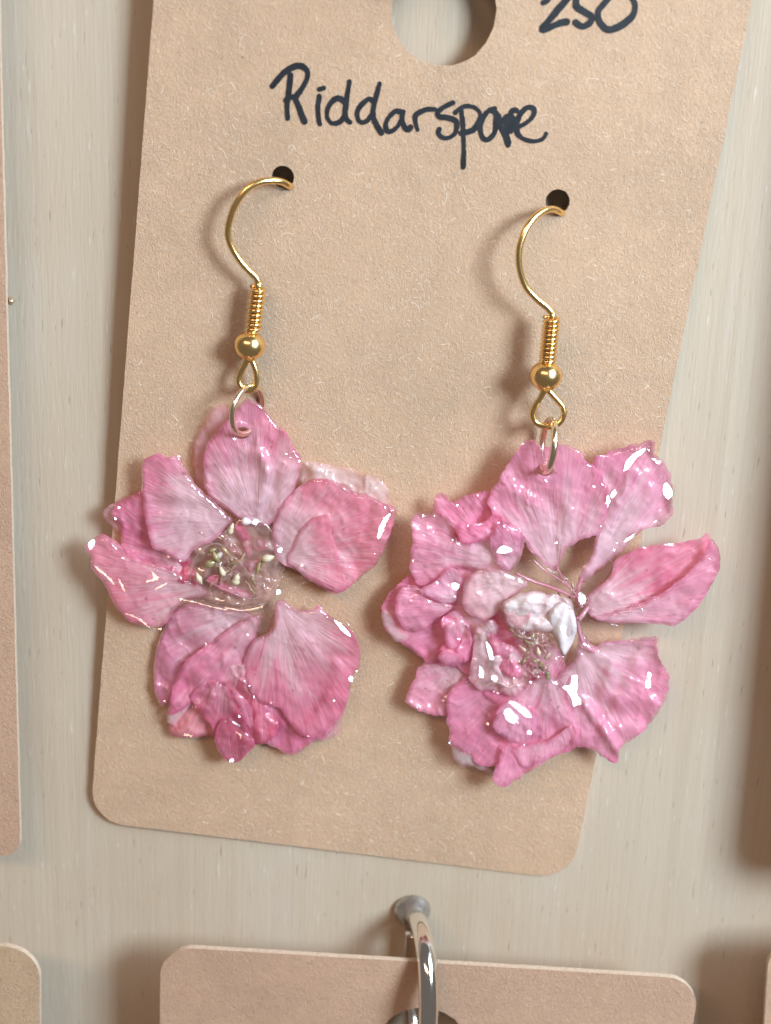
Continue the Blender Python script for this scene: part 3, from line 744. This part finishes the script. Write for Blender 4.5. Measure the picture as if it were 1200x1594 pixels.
lp([(297,1082),(315,1064),(335,1061),(353,1070),(360,1082),(374,1099),(384,1131),(397,1157),(388,1169),(373,1184),(358,1187),(347,1181),(336,1160),(331,1136),(317,1117),(303,1098)], (350,1015), (2.6,3.0), 'petal', (0.50,0.075,0.155), 0.0, folds=.25, nf=9, crumple=.2, curl=.3)
lp([(337,1160),(335,1138),(345,1121),(362,1118),(378,1130),(395,1156),(388,1170),(373,1184),(358,1187),(347,1181)], (355,1060), (3.2,3.3), 'petal', (0.46,0.055,0.125), 0.0, folds=.15, crumple=.15, thick=.6, film=0.30)
lp([(362,1070),(372,1080),(386,1092),(394,1112),(390,1132),(380,1122),(372,1102),(364,1088)], (360,1040), (3.1,3.3), 'petal', (0.76,0.27,0.42), 0.3, folds=.1, crumple=.1)
lp([(428,939),(440,933),(452,942),(469,948),(487,948),(495,942),(510,956),(533,971),(551,988),(561,1012),(560,1038),(548,1058),(544,1082),(533,1111),(510,1134),(487,1149),(463,1140),(446,1120),(434,1102),(423,1099),(405,1093),(393,1079),(383,1058),(380,1038),(383,1018),(396,997),(415,985),(427,970)], (428,932), (2.4,2.9), 'petal', (0.72,0.17,0.30), 0.35, folds=.18, nf=10, crumple=.1, curl=.22, film=0.20)
# clear resin in the heart
lp([(290,880),(300,850),(330,835),(352,812),(385,800),(410,808),(425,825),(436,850),(440,880),(432,905),(425,930),(410,948),(380,955),(340,948),(312,938),(296,912)], (370,880), (3.0,2.4), 'resin', name='resin_film', thick=.9, round_=26, folds=.12, crumple=.12, ragged=.5)
lp([(300,928),(330,935),(370,940),(405,938),(425,925),(445,900),(470,895),(480,905),(455,915),(440,935),(425,960),(415,985),(398,985),(380,965),(340,955),(310,945)], (370,940), (2.0,2.1), 'resin', name='resin_film', thick=.5, round_=10, folds=.08, crumple=.08, ragged=.5)
for (x, y, h, l, r, a, m) in [(337,868,3.2,1.5,.42,-55,'anther_green'),(328,876,2.9,1.7,.5,30,'anther_green'),(346,889,3.1,1.3,.42,-60,'anther'),(368,901,3.2,1.3,.52,80,'anther'),(417,868,3.3,1.5,.48,20,'anther'),
        (402,884,3.1,1.6,.30,80,'anther_green'),(360,823,3.1,1.4,.48,80,'anther'),(310,900,2.9,1.5,.4,-60,'anther'),(352,858,2.8,1.7,.28,-40,'anther_brown'),
        (395,905,2.8,1.4,.3,-60,'anther_brown'),(384,811,3.2,1.2,.45,0,'pearl'),(410,872,2.6,2.0,.3,70,'anther_brown'),(365,875,2.5,2.0,.3,30,'anther_brown')]:
    blob(L, 'stamen', x, y, 0.6 + (h-1.0)*0.72, l*0.85, r*0.85, a, m)
lp([(366,815),(377,812),(388,832),(392,850),(390,868),(382,862),(374,842),(366,832)], (385,880), (2.8,3.2), 'petal_rough', (0.74,0.14,0.25), 0.3, crumple=.3, folds=.1)
lp([(412,846),(424,840),(430,852),(428,862),(416,858)], (420,880), (3.1,3.3), 'petal_thin', WHITE, 0.8, crumple=.2, folds=.05)
lp([(322,900),(340,895),(352,908),(375,915),(395,925),(380,932),(350,922),(330,912)], (420,930), (2.8,3.0), 'petal_rough', (0.76,0.20,0.32), 0.3, crumple=.25, folds=.1)
for pts in [[(296,905,2.8),(299,880,3.2),(312,858,3.4),(334,846,3.3),(352,852,3.1)],[(352,873,3.2),(362,868,3.4),(374,876,3.4),(385,890,3.2),(398,902,3.0)],[(345,880,3.2),(355,888,3.4),(368,880,3.5),(376,870,3.3)],
            [(350,825,3.2),(357,840,3.3),(372,855,3.2),(380,872,3.0)],[(430,845,3.3),(434,865,3.4),(428,885,3.3),(423,905,3.0)],[(440,897,2.6),(425,912,2.9),(405,922,3.0),(390,928,2.9)],[(320,903,3.0),(338,912,3.2),(360,922,3.1),(390,932,2.9),(420,925,2.8)]]:
    strand(L, [(x, y, 0.6 + (h-1.0)*0.72) for x, y, h in pts], .06)

rh = random.Random(4)
def heart(root, cx, cy, rx, ry, h0, ns, nb):
    for i in range(ns):
        a = rh.uniform(0, 6.28); q = rh.random()**.5; x, y = cx + rx*q*math.cos(a), cy + ry*q*math.sin(a); d = rh.uniform(0, 6.28); pts = []
        for j in range(5):
            pts.append((x, y, h0 + rh.uniform(-.3, .35))); x += 7*math.cos(d); y += 7*math.sin(d); d += rh.uniform(-.9, .9)
        strand(root, pts, rh.uniform(.05, .12), rh.choice(['resin_milky', 'resin_milky', 'petal_thin', 'anther_brown'])).color = (0.78, 0.45, 0.45, 0.6)
    for i in range(nb):
        a = rh.uniform(0, 6.28); q = rh.random()**.5
        blob(root, 'stamen', cx + rx*q*math.cos(a), cy + ry*q*math.sin(a), h0 - .2 + rh.uniform(-.3, .2), rh.uniform(.7, 1.6), rh.uniform(.14, .3), rh.uniform(0, 180), rh.choice(['anther_brown', 'anther_brown', 'anther_green', 'anther', 'pearl']), rh.uniform(-.5, .5))
heart(L, 365, 878, 52, 44, 1.75, 16, 6)
lp([(286,885),(298,852),(330,835),(352,812),(385,800),(412,806),(428,825),(440,850),(444,880),(436,905),(425,930),(405,945),(370,945),(335,938),(308,925)], (365,875), (1.5,1.5), 'resin_cloud', name='resin_film', thick=.5, round_=20, folds=.2, nf=9, crumple=.35, ragged=1.5)
for i in range(13):
    a = rh.uniform(0, 6.28); q = rh.random()**.6; x, y = 366 + 50*q*math.cos(a), 874 + 44*q*math.sin(a); r_ = rh.uniform(7, 15); ph = rh.uniform(0, 6.28)
    lp([(x + r_*rh.uniform(.5, 1.3)*math.cos(ph+t*.9), y + .7*r_*rh.uniform(.5, 1.3)*math.sin(ph+t*.9)) for t in range(7)], (x + 12*math.cos(ph), y + 12*math.sin(ph)), (2.4 + rh.random()*.5, 2.9), 'petal_thin', rh.choice([(0.82,0.50,0.52), (0.84,0.70,0.66), (0.76,0.24,0.33), (0.70,0.60,0.42)]), .8, crumple=.4, folds=.15, ragged=.8)
GLINT_STRAND = lambda root, pts, r: strand(root, [(x, y, h + (0.45 if root is L else 0.25)) for x, y, h in pts], r, 'resin_smooth', 'glint_strand')  # clear strands added along the highlight arcs to draw light streaks
for pts, r in [([(141,874,1.9),(160,890,2.0),(177,914,1.9)], .20), ([(187,892,1.9),(192,910,2.0),(191,928,1.9)], .14), ([(192,955,1.9),(214,961,2.0),(233,978,1.8)], .20), ([(237,878,2.1),(242,898,2.2),(231,912,2.1)], .26),
               ([(236,919,2.1),(248,909,2.2),(263,904,2.1)], .15), ([(279,932,2.3),(300,935,2.4),(340,945,2.4),(378,950,2.4),(408,939,2.3)], .16), ([(606,797,2.3),(598,815,2.4),(589,838,2.3)], .2), ([(538,966,2.0),(552,990,2.1),(560,1012,2.0)], .2)]:
    GLINT_STRAND(L, pts, r)

# ================================================================== right earring
R = empty('flower_earring', CARD.at(855, 950, 3.0))
tag(R, 'right pink resin flower earring, crumpled petals round a white tuft', 'earring', 'pink flower earrings on the card')
ear_wire(R, [(878,325,-1.60),(875,331,0.00),(861,325,1.01),(843,330,1.81),(826,345,2.43),(815,365,2.80),(808,390,2.99),(809,418,2.99),(818,445,2.87),(834,464,2.74),(852,479,2.68),(859,488,2.68),(859,496,2.68)],
         (859,494,2.68), (852,563,2.68), 0.74, 10, (850,585,2.68), 1.36,
         [(850,600,2.68),(842,618,2.68),(833,632,2.68),(829,645,2.68),(835,658,2.68),(852,664,2.74),(868,660,2.68),(877,648,2.68),(876,634,2.62),(864,619,2.62),(850,604,2.62)], None)
jump_ring(R, (853,693,3.2), 2.20, (0.10, 0.0, 1.0), 0.30)
def rp(ol, base, h, *a, **k): return petal(R, ol, base, (1.7 + (h[0]-2.6)*0.72, 1.7 + (h[1]-2.6)*0.72), *a, **k)
RP = (0.80, 0.26, 0.45)
kw = dict(mat='petal_rough', folds=.28, crumple=.12, curl=.35, thick=.36, ragged=2.2)
# backs
rp([(675,788),(677,775),(686,769),(697,773),(701,780),(714,775),(732,769),(749,767),(762,764),(775,780),(790,810),(800,840),(790,865),(750,860),(729,854),(714,846),(706,830),(697,812),(684,803),(673,798)], (800,890), (2.6,3.0), color=RP, pale=.2, **kw)
rp([(923,716),(945,705),(970,696),(994,690),(1019,687),(1021,704),(1031,716),(1041,735),(1047,756),(1044,769),(1047,784),(1047,803),(1034,818),(1019,821),(1000,827),(985,836),(973,852),(957,867),(936,882),(923,892),(911,905),(900,908),(905,886),(917,870),(922,849),(930,824),(930,793),(930,762),(926,735)], (902,915), (2.6,3.6), color=(0.787,0.288,0.493), pale=.65, nf=8, hole=None, crease=[(910,890,985,740,14,.5),(1005,695,1035,790,10,-.4)], **kw, film=0.30)
rp([(957,873),(976,861),(1000,852),(1031,846),(1056,844),(1087,838),(1102,830),(1111,843),(1118,855),(1119,883),(1108,907),(1093,932),(1071,957),(1050,974),(1025,971),(994,969),(960,969),(933,966),(920,960),(914,947),(914,926),(936,910),(951,895)], (912,948), (2.6,3.0), mat='petal', color=(0.766,0.184,0.330), pale=.1, folds=.12, crumple=.12, curl=.2, thick=.5)
rp([(925,960),(960,952),(994,940),(1037,918),(1076,886),(1098,858),(1106,838),(1112,843),(1119,858),(1120,883),(1109,908),(1094,933),(1072,958),(1050,975),(1025,972),(994,970),(960,970),(935,967)], (915,955), (3.0,4.6), mat='petal', color=(0.808,0.323,0.493), pale=.3, folds=.12, nf=12, crumple=.12, curl=.2, thick=.5, film=0.20)
rp([(906,983),(924,1005),(950,997),(987,994),(1023,992),(1022,1008),(1029,1030),(1040,1052),(1040,1078),(1027,1104),(1012,1129),(987,1151),(966,1170),(961,1186),(946,1184),(928,1173),(910,1162),(891,1160),(877,1137),(868,1100),(862,1067),(878,1045),(895,1027),(898,1001)], (895,1000), (2.6,3.2), color=(0.798,0.253,0.442), pale=.35, nf=9, crease=[(915,1100,960,1165,9,.55),(985,1010,930,1130,10,-.3)], **kw, film=0.30)
rp([(631,1093),(642,1060),(657,1034),(668,1026),(693,1030),(730,1040),(735,1060),(715,1074),(700,1096),(694,1116),(671,1111),(649,1104)], (745,1030), (2.4,2.6), color=(0.808,0.311,0.453), pale=.4, **kw)
rp([(595,940),(604,927),(617,914),(632,901),(645,890),(675,885),(719,880),(745,900),(760,950),(755,1000),(735,1048),(704,1036),(686,1037),(668,1032),(650,1018),(628,1006),(608,990),(598,977),(596,957)], (775,950), (2.8,2.9), color=(0.808,0.253,0.432), pale=.1, **kw)
rp([(596,950),(610,958),(620,975),(640,988),(633,998),(615,997),(603,986),(596,970)], (700,950), (3.2,3.3), mat='petal_thin', color=WHITE, pale=.8, folds=.05, crumple=.1)
rp([(770,955),(800,965),(830,985),(860,1000),(885,1040),(890,1062),(870,1105),(800,1105),(750,1080),(735,1010)], (860,980), (2.6,2.7), color=(0.766,0.196,0.381), pale=.1, **kw)
rp([(697,1085),(712,1063),(730,1055),(759,1064),(789,1075),(818,1060),(847,1050),(869,1057),(884,1085),(895,1115),(901,1144),(891,1166),(858,1181),(825,1199),(811,1203),(781,1192),(752,1192),(730,1181),(704,1162),(699,1137),(695,1115)], (850,1030), (3.1,3.3), color=(0.798,0.242,0.432), pale=.2, nf=8, **kw, film=0.35)
rp([(701,1155),(715,1166),(741,1175),(756,1188),(765,1203),(745,1198),(730,1193),(715,1191),(704,1174)], (780,1120), (3.0,3.0), mat='petal_thin', color=WHITE, pale=.8, folds=.05, crumple=.1)
rp([(781,1165),(792,1160),(814,1186),(818,1203),(803,1214),(781,1225),(770,1217),(767,1203),(776,1186)], (800,1120), (3.8,4.0), color=(0.808,0.265,0.453), pale=.2, **kw)
# middle layer
rp([(641,808),(651,798),(662,799),(675,799),(686,803),(697,810),(708,821),(712,836),(723,845),(736,845),(753,840),(770,840),(790,860),(800,880),(790,893),(758,890),(736,886),(719,883),(701,888),(686,899),(675,907),(662,913),(651,911),(645,897),(638,879),(640,858),(642,832)], (800,885), (3.6,3.9), color=(0.808,0.299,0.463), pale=.55, nf=10, **kw, film=0.30)
rp([(615,936),(623,918),(636,912),(652,914),(662,920),(671,931),(693,938),(705,944),(690,957),(675,968),(662,981),(645,983),(628,977),(617,960)], (740,945), (3.8,4.0), color=(0.819,0.288,0.463), pale=.3, mat='petal_rough', folds=.15, crumple=.15, thick=.5, film=0.25)
rp([(654,918),(673,908),(688,892),(701,885),(712,888),(720,903),(712,923),(707,938),(684,937),(667,929)], (725,935), (4.0,4.8), color=(0.808,0.380,0.555), pale=.3, mat='petal_rough', folds=.15, crumple=.2, thick=.8, round_=14)
rp([(686,968),(700,955),(716,953),(730,975),(734,1005),(727,1030),(705,1033),(684,1030),(682,1012),(692,995)], (735,960), (3.9,4.1), color=(0.798,0.231,0.412), pale=.1, mat='petal_rough', folds=.25, crumple=.35, thick=.6)
rp([(694,975),(706,968),(716,985),(712,1004),(700,1010),(692,995)], (715,955), (4.5,4.7), color=(0.819,0.323,0.504), pale=.3, mat='petal_rough', folds=.1, crumple=.2, thick=.6)
rp([(682,1022),(695,1012),(712,1018),(720,1030),(705,1036),(688,1034)], (725,1000), (4.4,4.7), color=(0.819,0.323,0.504), pale=.3, mat='petal_rough', folds=.1, crumple=.2, thick=.6)
rp([(710,821),(719,812),(732,817),(753,812),(768,801),(781,808),(770,832),(750,842),(729,846),(714,838)], (790,860), (4.3,4.6), color=(0.829,0.207,0.381), pale=.1, mat='petal_rough', folds=.15, crumple=.2, thick=.7, round_=13, curl=.3)
rp([(822,684),(834,687),(849,698),(868,692),(886,693),(902,701),(914,716),(933,732),(945,759),(948,784),(942,815),(933,830),(914,836),(899,843),(883,855),(873,872),(868,888),(858,890),(837,868),(822,856),(812,836),(788,818),(769,802),(760,784),(763,766),(779,744),(791,722),(800,707),(809,695)], (868,898), (3.4,4.0), color=(0.808,0.276,0.453), pale=.35, mat='petal_rough', nf=11, folds=.2, crumple=.09, curl=.35, thick=.55, ragged=2.0, hole=(849,733,12.5,8), film=0.15)
rp([(762,838),(771,819),(779,810),(792,817),(810,825),(815,840),(812,862),(805,879),(792,890),(775,881),(768,864)], (820,890), (4.6,5.0), color=(0.819,0.265,0.473), pale=.3, mat='petal_rough', folds=.15, crumple=.3, thick=.9, round_=15, film=0.30)
rp([(721,929),(723,910),(732,895),(747,886),(766,884),(788,890),(812,899),(822,912),(805,922),(788,938),(782,950),(769,958),(756,966),(740,962),(730,955),(721,942)], (835,905), (4.6,5.0), color=(0.850,0.472,0.534), pale=.9, mat='petal_rough', folds=.15, nf=10, crumple=.16, thick=.7, round_=14, film=0.30)
rp([(730,1056),(734,1027),(737,990),(745,972),(767,964),(776,979),(769,994),(780,1001),(803,1008),(818,1034),(827,1058),(803,1085),(781,1078),(759,1074),(745,1074)], (780,1000), (4.2,4.5), color=(0.850,0.518,0.575), pale=.6, mat='petal_rough', folds=.3, crumple=.45, thick=.6, curl=.6, film=0.30)
rp([(762,985),(782,1000),(805,1012),(818,1035),(806,1058),(785,1050),(772,1030)], (800,990), (4.6,4.7), color=(0.787,0.219,0.381), pale=.1, mat='petal_rough', folds=.2, crumple=.3, thick=.5)
rp([(767,1129),(774,1107),(785,1093),(803,1091),(825,1107),(835,1129),(825,1151),(803,1157),(781,1146)], (815,1060), (4.4,4.9), color=(0.808,0.334,0.534), pale=.3, mat='petal_rough', folds=.1, crumple=.22, thick=1.0, round_=18, film=0.30)
rp([(796,1168),(820,1160),(858,1150),(890,1130),(880,1165),(850,1182),(822,1197),(810,1190)], (850,1080), (3.9,4.0), color=(0.808,0.357,0.514), pale=.4, mat='petal_rough', folds=.2, crumple=.15, thick=.5)
# white tuft
rp([(781,942),(796,928),(825,920),(858,924),(884,931),(893,946),(897,972),(889,995),(869,990),(858,986),(836,982),(811,982),(792,974),(783,957)], (900,950), (5.2,5.4), color=(0.94,0.86,0.84), pale=1.0, mat='petal_rough', folds=.2, nf=9, crumple=.25, thick=.9, round_=15, film=0.30)
rp([(855,950),(873,937),(891,948),(898,975),(891,1001),(877,1022),(868,1001),(857,980)], (885,930), (5.9,5.7), color=(0.94,0.86,0.84), pale=1.0, mat='pearl', folds=.12, nf=12, crumple=.12, thick=.8, round_=16, ragged=.6)
rp([(785,945),(800,932),(818,930),(828,950),(815,975),(796,972)], (900,950), (5.7,5.9), color=(0.850,0.518,0.555), pale=.5, mat='petal_rough', folds=.1, crumple=.2, thick=.6)
# heart: stamens, clear resin, claws
for (x, y, h, l, r, a, m) in [(843,1037,4.4,1.6,.45,-60,'anther_green'),(852,1050,4.4,1.5,.5,-70,'anther_green'),(836,1043,4.2,1.4,.4,-40,'anther_brown'),(808,990,4.6,1.8,.35,-20,'anther_brown'),(820,1002,4.6,1.6,.35,-50,'anther_brown'),
        (796,980,4.6,1.4,.3,-50,'anther_brown'),(828,990,4.4,1.6,.32,10,'anther_brown'),(838,1015,4.7,1.5,.38,-70,'anther'),(852,1020,4.6,1.4,.34,60,'anther'),(815,1010,4.4,1.6,.3,-30,'anther'),(832,1028,4.6,1.2,.3,-10,'anther_green')]:
    blob(R, 'stamen', x, y, 1.75 + (h-2.6)*0.72, l*.7, r*.7, a, m)
rp([(795,972),(825,975),(860,988),(880,1010),(878,1040),(862,1062),(840,1060),(822,1040),(805,1010)], (840,1010), (5.0,4.8), 'resin', name='resin_film', thick=.9, round_=18, folds=.25, nf=9, crumple=.4, ragged=1.0)
rp([(862,1062),(880,1038),(895,1010),(905,985),(915,990),(905,1020),(892,1050),(878,1072)], (890,1020), (3.6,3.6), 'resin', name='resin_film', thick=.5, round_=8, folds=.1, crumple=.15, ragged=.8)
rp([(893,925),(905,918),(915,928),(918,948),(908,962),(896,955)], (905,940), (4.2,4.2), 'resin', name='resin_film', thick=1.2, round_=14, folds=.05, crumple=.15, ragged=.5)
rp([(800,882),(830,870),(870,890),(900,905),(930,890),(970,860),(960,875),(940,905),(915,930),(880,925),(840,905)], (890,910), (2.6,2.6), 'resin', name='resin_film', thick=.4, round_=9, folds=.1, crumple=.12, ragged=.8)
rp([(905,960),(935,968),(965,972),(955,990),(935,1003),(918,1000),(906,985)], (915,970), (2.6,2.5), 'resin', name='resin_film', thick=.4, round_=8, folds=.1, crumple=.1, ragged=.8)
for pts, r, m in [([(866,880,3.6),(876,900,3.8),(890,918,4.0),(902,935,4.1)], .26, 'petal_rough'),([(905,900,3.3),(900,915,3.7),(900,930,4.0),(905,945,4.1)], .42, 'petal_rough'),([(915,945,3.2),(908,955,3.8),(900,965,4.0)], .4, 'petal_rough'),
        ([(803,892,4.2),(830,905,4.0),(860,915,4.0),(895,930,4.2)], .3, 'petal_rough'),([(830,872,3.6),(850,890,3.8),(875,905,4.0),(897,925,4.1)], .2, 'petal_rough'),([(898,960,4.0),(902,985,3.9),(910,1005,3.6),(925,1015,3.3)], .32, 'petal_rough'),
        ([(893,985,4.6),(885,1010,4.5),(872,1035,4.4),(862,1058,4.2)], .2, 'resin_milky'),([(800,975,4.9),(815,990,5.2),(830,995,5.0),(845,1005,5.2),(860,1000,5.0)], .18, 'resin_milky'),([(825,1000,5.0),(830,1020,5.1),(845,1030,5.2),(865,1025,5.0)], .18, 'resin_milky'),
        ([(742,1065,4.9),(755,1050,5.2),(762,1030,5.3),(757,1005,5.2),(750,985,5.0)], .28, 'resin_milky'),([(755,1068,5.0),(775,1062,5.2),(795,1070,5.1),(815,1055,5.0)], .25, 'resin_milky')]:
    o = strand(R, [(x, y, 1.8 + (h-2.6)*0.72) for x, y, h in pts], r*0.5, m)
    o.color = (0.78, 0.34, 0.42, 0.4)

heart(R, 838, 1012, 26, 38, 3.4, 12, 5)
heart(R, 895, 930, 26, 22, 2.6, 6, 2)

for pts, r in [([(972,732,3.3),(980,716,3.5),(1000,700,3.6),(1012,696,3.5)], .30), ([(944,782,3.2),(950,770,3.3),(957,763,3.2)], .28), ([(878,1052,3.3),(884,1066,3.5),(890,1080,3.5),(897,1098,3.3)], .42), ([(868,1068,3.2),(880,1068,3.4),(890,1070,3.3)], .35),
               ([(785,1112,3.6),(797,1120,3.8),(806,1126,3.7)], .5), ([(795,1096,3.7),(808,1105,3.8),(824,1114,3.7)], .22), ([(770,857,3.7),(782,853,3.8),(794,856,3.7)], .40), ([(1010,1045,3.0),(1009,1054,3.1),(1008,1064,3.0)], .3),
               ([(757,1005,3.9),(764,1020,4.0),(762,1036,3.9)], .24), ([(748,1045,3.9),(750,1055,4.0),(756,1062,3.9)], .22), ([(985,836,2.9),(975,848,3.0),(958,858,2.9)], .22), ([(1036,752,3.0),(1038,766,3.1),(1034,776,3.0)], .3), ([(905,930,3.6),(907,942,3.7)], .4), ([(700,908,3.9),(712,914,4.0)], .3)]:
    GLINT_STRAND(R, pts, r)
for i in range(8):
    a = rh.uniform(0, 6.28); q = rh.random()**.6; x, y = 838 + 28*q*math.cos(a), 1012 + 36*q*math.sin(a); r_ = rh.uniform(7, 14); ph = rh.uniform(0, 6.28)
    rp([(x + r_*rh.uniform(.5, 1.3)*math.cos(ph+t*.9), y + .8*r_*rh.uniform(.5, 1.3)*math.sin(ph+t*.9)) for t in range(7)], (x + 12*math.cos(ph), y + 12*math.sin(ph)), (4.6 + rh.random()*.5, 5.0), 'petal_thin', rh.choice([(0.84,0.60,0.62), (0.84,0.74,0.70), (0.60,0.50,0.30)]), .8, crumple=.4, folds=.15, ragged=.8)

# ------------------------------------------------------------------ glints as shape: thin clear faces added and tilted to mirror a lamp
bpy.context.view_layer.update()
DG = bpy.context.evaluated_depsgraph_get()
LAMP = {n: np.array(bpy.data.objects[n].location)/S for n in ('window_light', 'warm_tube_light')}
def surface_height(px, py):
    d = ray(px, py); d = d/np.linalg.norm(d)
    hit, loc, *_ = scene.ray_cast(DG, Vector(CAM*S), Vector(d))
    return float((np.array(loc)/S - CARD.O) @ CARD.N) if hit else 1.5
def glint_face(root, outline, lamp, curve=24.0, lift=0.05):
    o = np.array(outline, float); c = o.mean(0); h = max(surface_height(*c), max(surface_height(*p) for p in o[::2]) - 0.25)
    C = CARD.at(c[0], c[1], h); v = CAM - C; v /= np.linalg.norm(v); l = LAMP[lamp] - C; l /= np.linalg.norm(l)
    n = v + l; nu, nv, nn = n @ CARD.U, n @ CARD.V, n @ CARD.N
    ext = np.abs((o - c) @ np.array([nu, -nv]))/17.5/nn
    h = h + lift + 0.8*ext.max()
    def hf(P):
        C2 = CARD.at(c[0], c[1], h); pl = Plane(C2, CARD.U - n*(CARD.U @ n)/(n @ n), CARD.V)
        pl.N = n/np.linalg.norm(n)
        W = pl.arr(P, np.zeros(len(P)))                                 # points of the tilted face
        r2 = ((W - C2)**2).sum(1)
        return (W - CARD.O) @ CARD.N - r2/(2*curve)
    return petal(root, [tuple(p) for p in o], tuple(c), (h, h), 'resin_smooth', name='glint_flake', thick=.012, round_=3.0, ragged=.5, step=2.2, hfun=hf)
WT, WL = 'warm_tube_light', 'window_light'
for ol in [[(143,873),(152,878),(163,888),(173,901),(179,914),(172,912),(162,900),(151,886)], [(185,892),(191,903),(194,920),(190,929),(187,914)], [(236,876),(242,886),(247,896),(243,906),(233,915),(225,913),(229,904),(238,899),(236,890)],
           [(238,919),(250,909),(263,903),(256,912),(246,919)], [(191,954),(205,954),(218,961),(228,971),(235,979),(226,976),(214,966),(202,959)],
           [(279,930),(300,933),(325,940),(345,945),(352,949),(345,951),(322,946),(300,939),(280,935)], [(350,945),(375,948),(398,943),(411,936),(413,940),(400,950),(375,954),(350,951)], [(369,1135),(376,1145),(374,1150),(367,1142)], [(293,1139),(298,1146),(290,1150),(285,1144)], [(308,883),(318,888),(312,890)], [(246,976),(253,975),(252,981),(247,982)], [(335,930),(350,934),(346,938),(336,934)]]:
    glint_face(L, ol, WT)
for ol in [[(609,799),(601,815),(594,832),(588,839),(589,825),(598,806)], [(432,853),(439,853),(438,860),(433,860)], [(430,918),(437,918),(436,925),(430,925)], [(357,1182),(364,1181),(363,1186),(358,1187)], [(545,1052),(550,1055),(546,1062),(542,1058)], [(137,845),(147,840),(146,850),(140,856)], [(520,965),(535,975),(548,990),(544,991),(530,980)]]:
    glint_face(L, ol, WL)
for ol in [[(970,734),(975,717),(988,705),(1005,697),(1001,705),(988,715),(979,729)], [(943,783),(946,771),(950,781),(946,789)], [(950,771),(957,762),(959,768),(952,776)], [(772,860),(783,850),(798,856),(786,862)],
           [(875,1068),(888,1066),(890,1051),(898,1051),(900,1066),(897,1078),(904,1090),(902,1099),(893,1100),(889,1085),(881,1075)], [(784,1108),(792,1102),(801,1112),(806,1118),(800,1126),(789,1121)], [(792,1093),(800,1093),(828,1114),(821,1117),(807,1107)],
           [(1009,1045),(1014,1048),(1012,1057),(1007,1055)], [(1005,1060),(1013,1059),(1012,1071),(1005,1070)], [(1032,757),(1038,751),(1047,766),(1041,777),(1033,770)], [(757,999),(765,1011),(768,1028),(762,1027),(759,1012)], [(747,1037),(753,1046),(752,1056),(746,1053)], [(766,1051),(774,1053),(773,1061),(765,1058)],
           [(981,834),(989,831),(979,841),(971,843)], [(901,928),(908,925),(913,934),(907,941),(901,936)], [(873,974),(879,972),(881,981),(875,985)], [(705,907),(715,911),(710,919),(703,914)], [(822,1136),(829,1139),(826,1145),(820,1142)]]:
    glint_face(R, ol, WL)
rs = random.Random(23)
for x, y in [(776,813),(785,819),(790,824),(808,823),(658,803),(645,818),(712,786),(744,771),(643,873),(680,907),(925,757),(935,820),(956,856),(714,995),(690,1090),(760,1126),(800,1056),(826,1062),(838,1053),(1010,700),(1027,720),(640,935),(740,1026),(910,1003),(906,1018),(1020,812),(700,1155),(816,1160),(960,845),(1105,870),(1000,948),(850,748),(866,845),(728,818)]:
    r_ = rs.uniform(1.3, 2.6); ph = rs.uniform(0, 6.28)
    glint_face(R, [(x + r_*rs.uniform(.5, 1.4)*math.cos(ph+t*1.05), y + r_*rs.uniform(.5, 1.4)*math.sin(ph+t*1.05)) for t in range(6)], WT if rs.random() < .25 else WL)
for x, y in [(185,790),(180,808),(262,866),(280,872),(445,706),(452,712),(466,718),(600,790),(583,862),(470,880),(555,1045),(548,1060),(520,1090),(479,1146),(422,1094),(385,988),(320,1002),(372,1115),(256,1092),(395,1085),(388,1068),(300,936)]:
    r_ = rs.uniform(1.2, 2.2); ph = rs.uniform(0, 6.28)
    glint_face(L, [(x + r_*rs.uniform(.5, 1.4)*math.cos(ph+t*1.05), y + r_*rs.uniform(.5, 1.4)*math.sin(ph+t*1.05)) for t in range(6)], WT if rs.random() < .4 else WL)
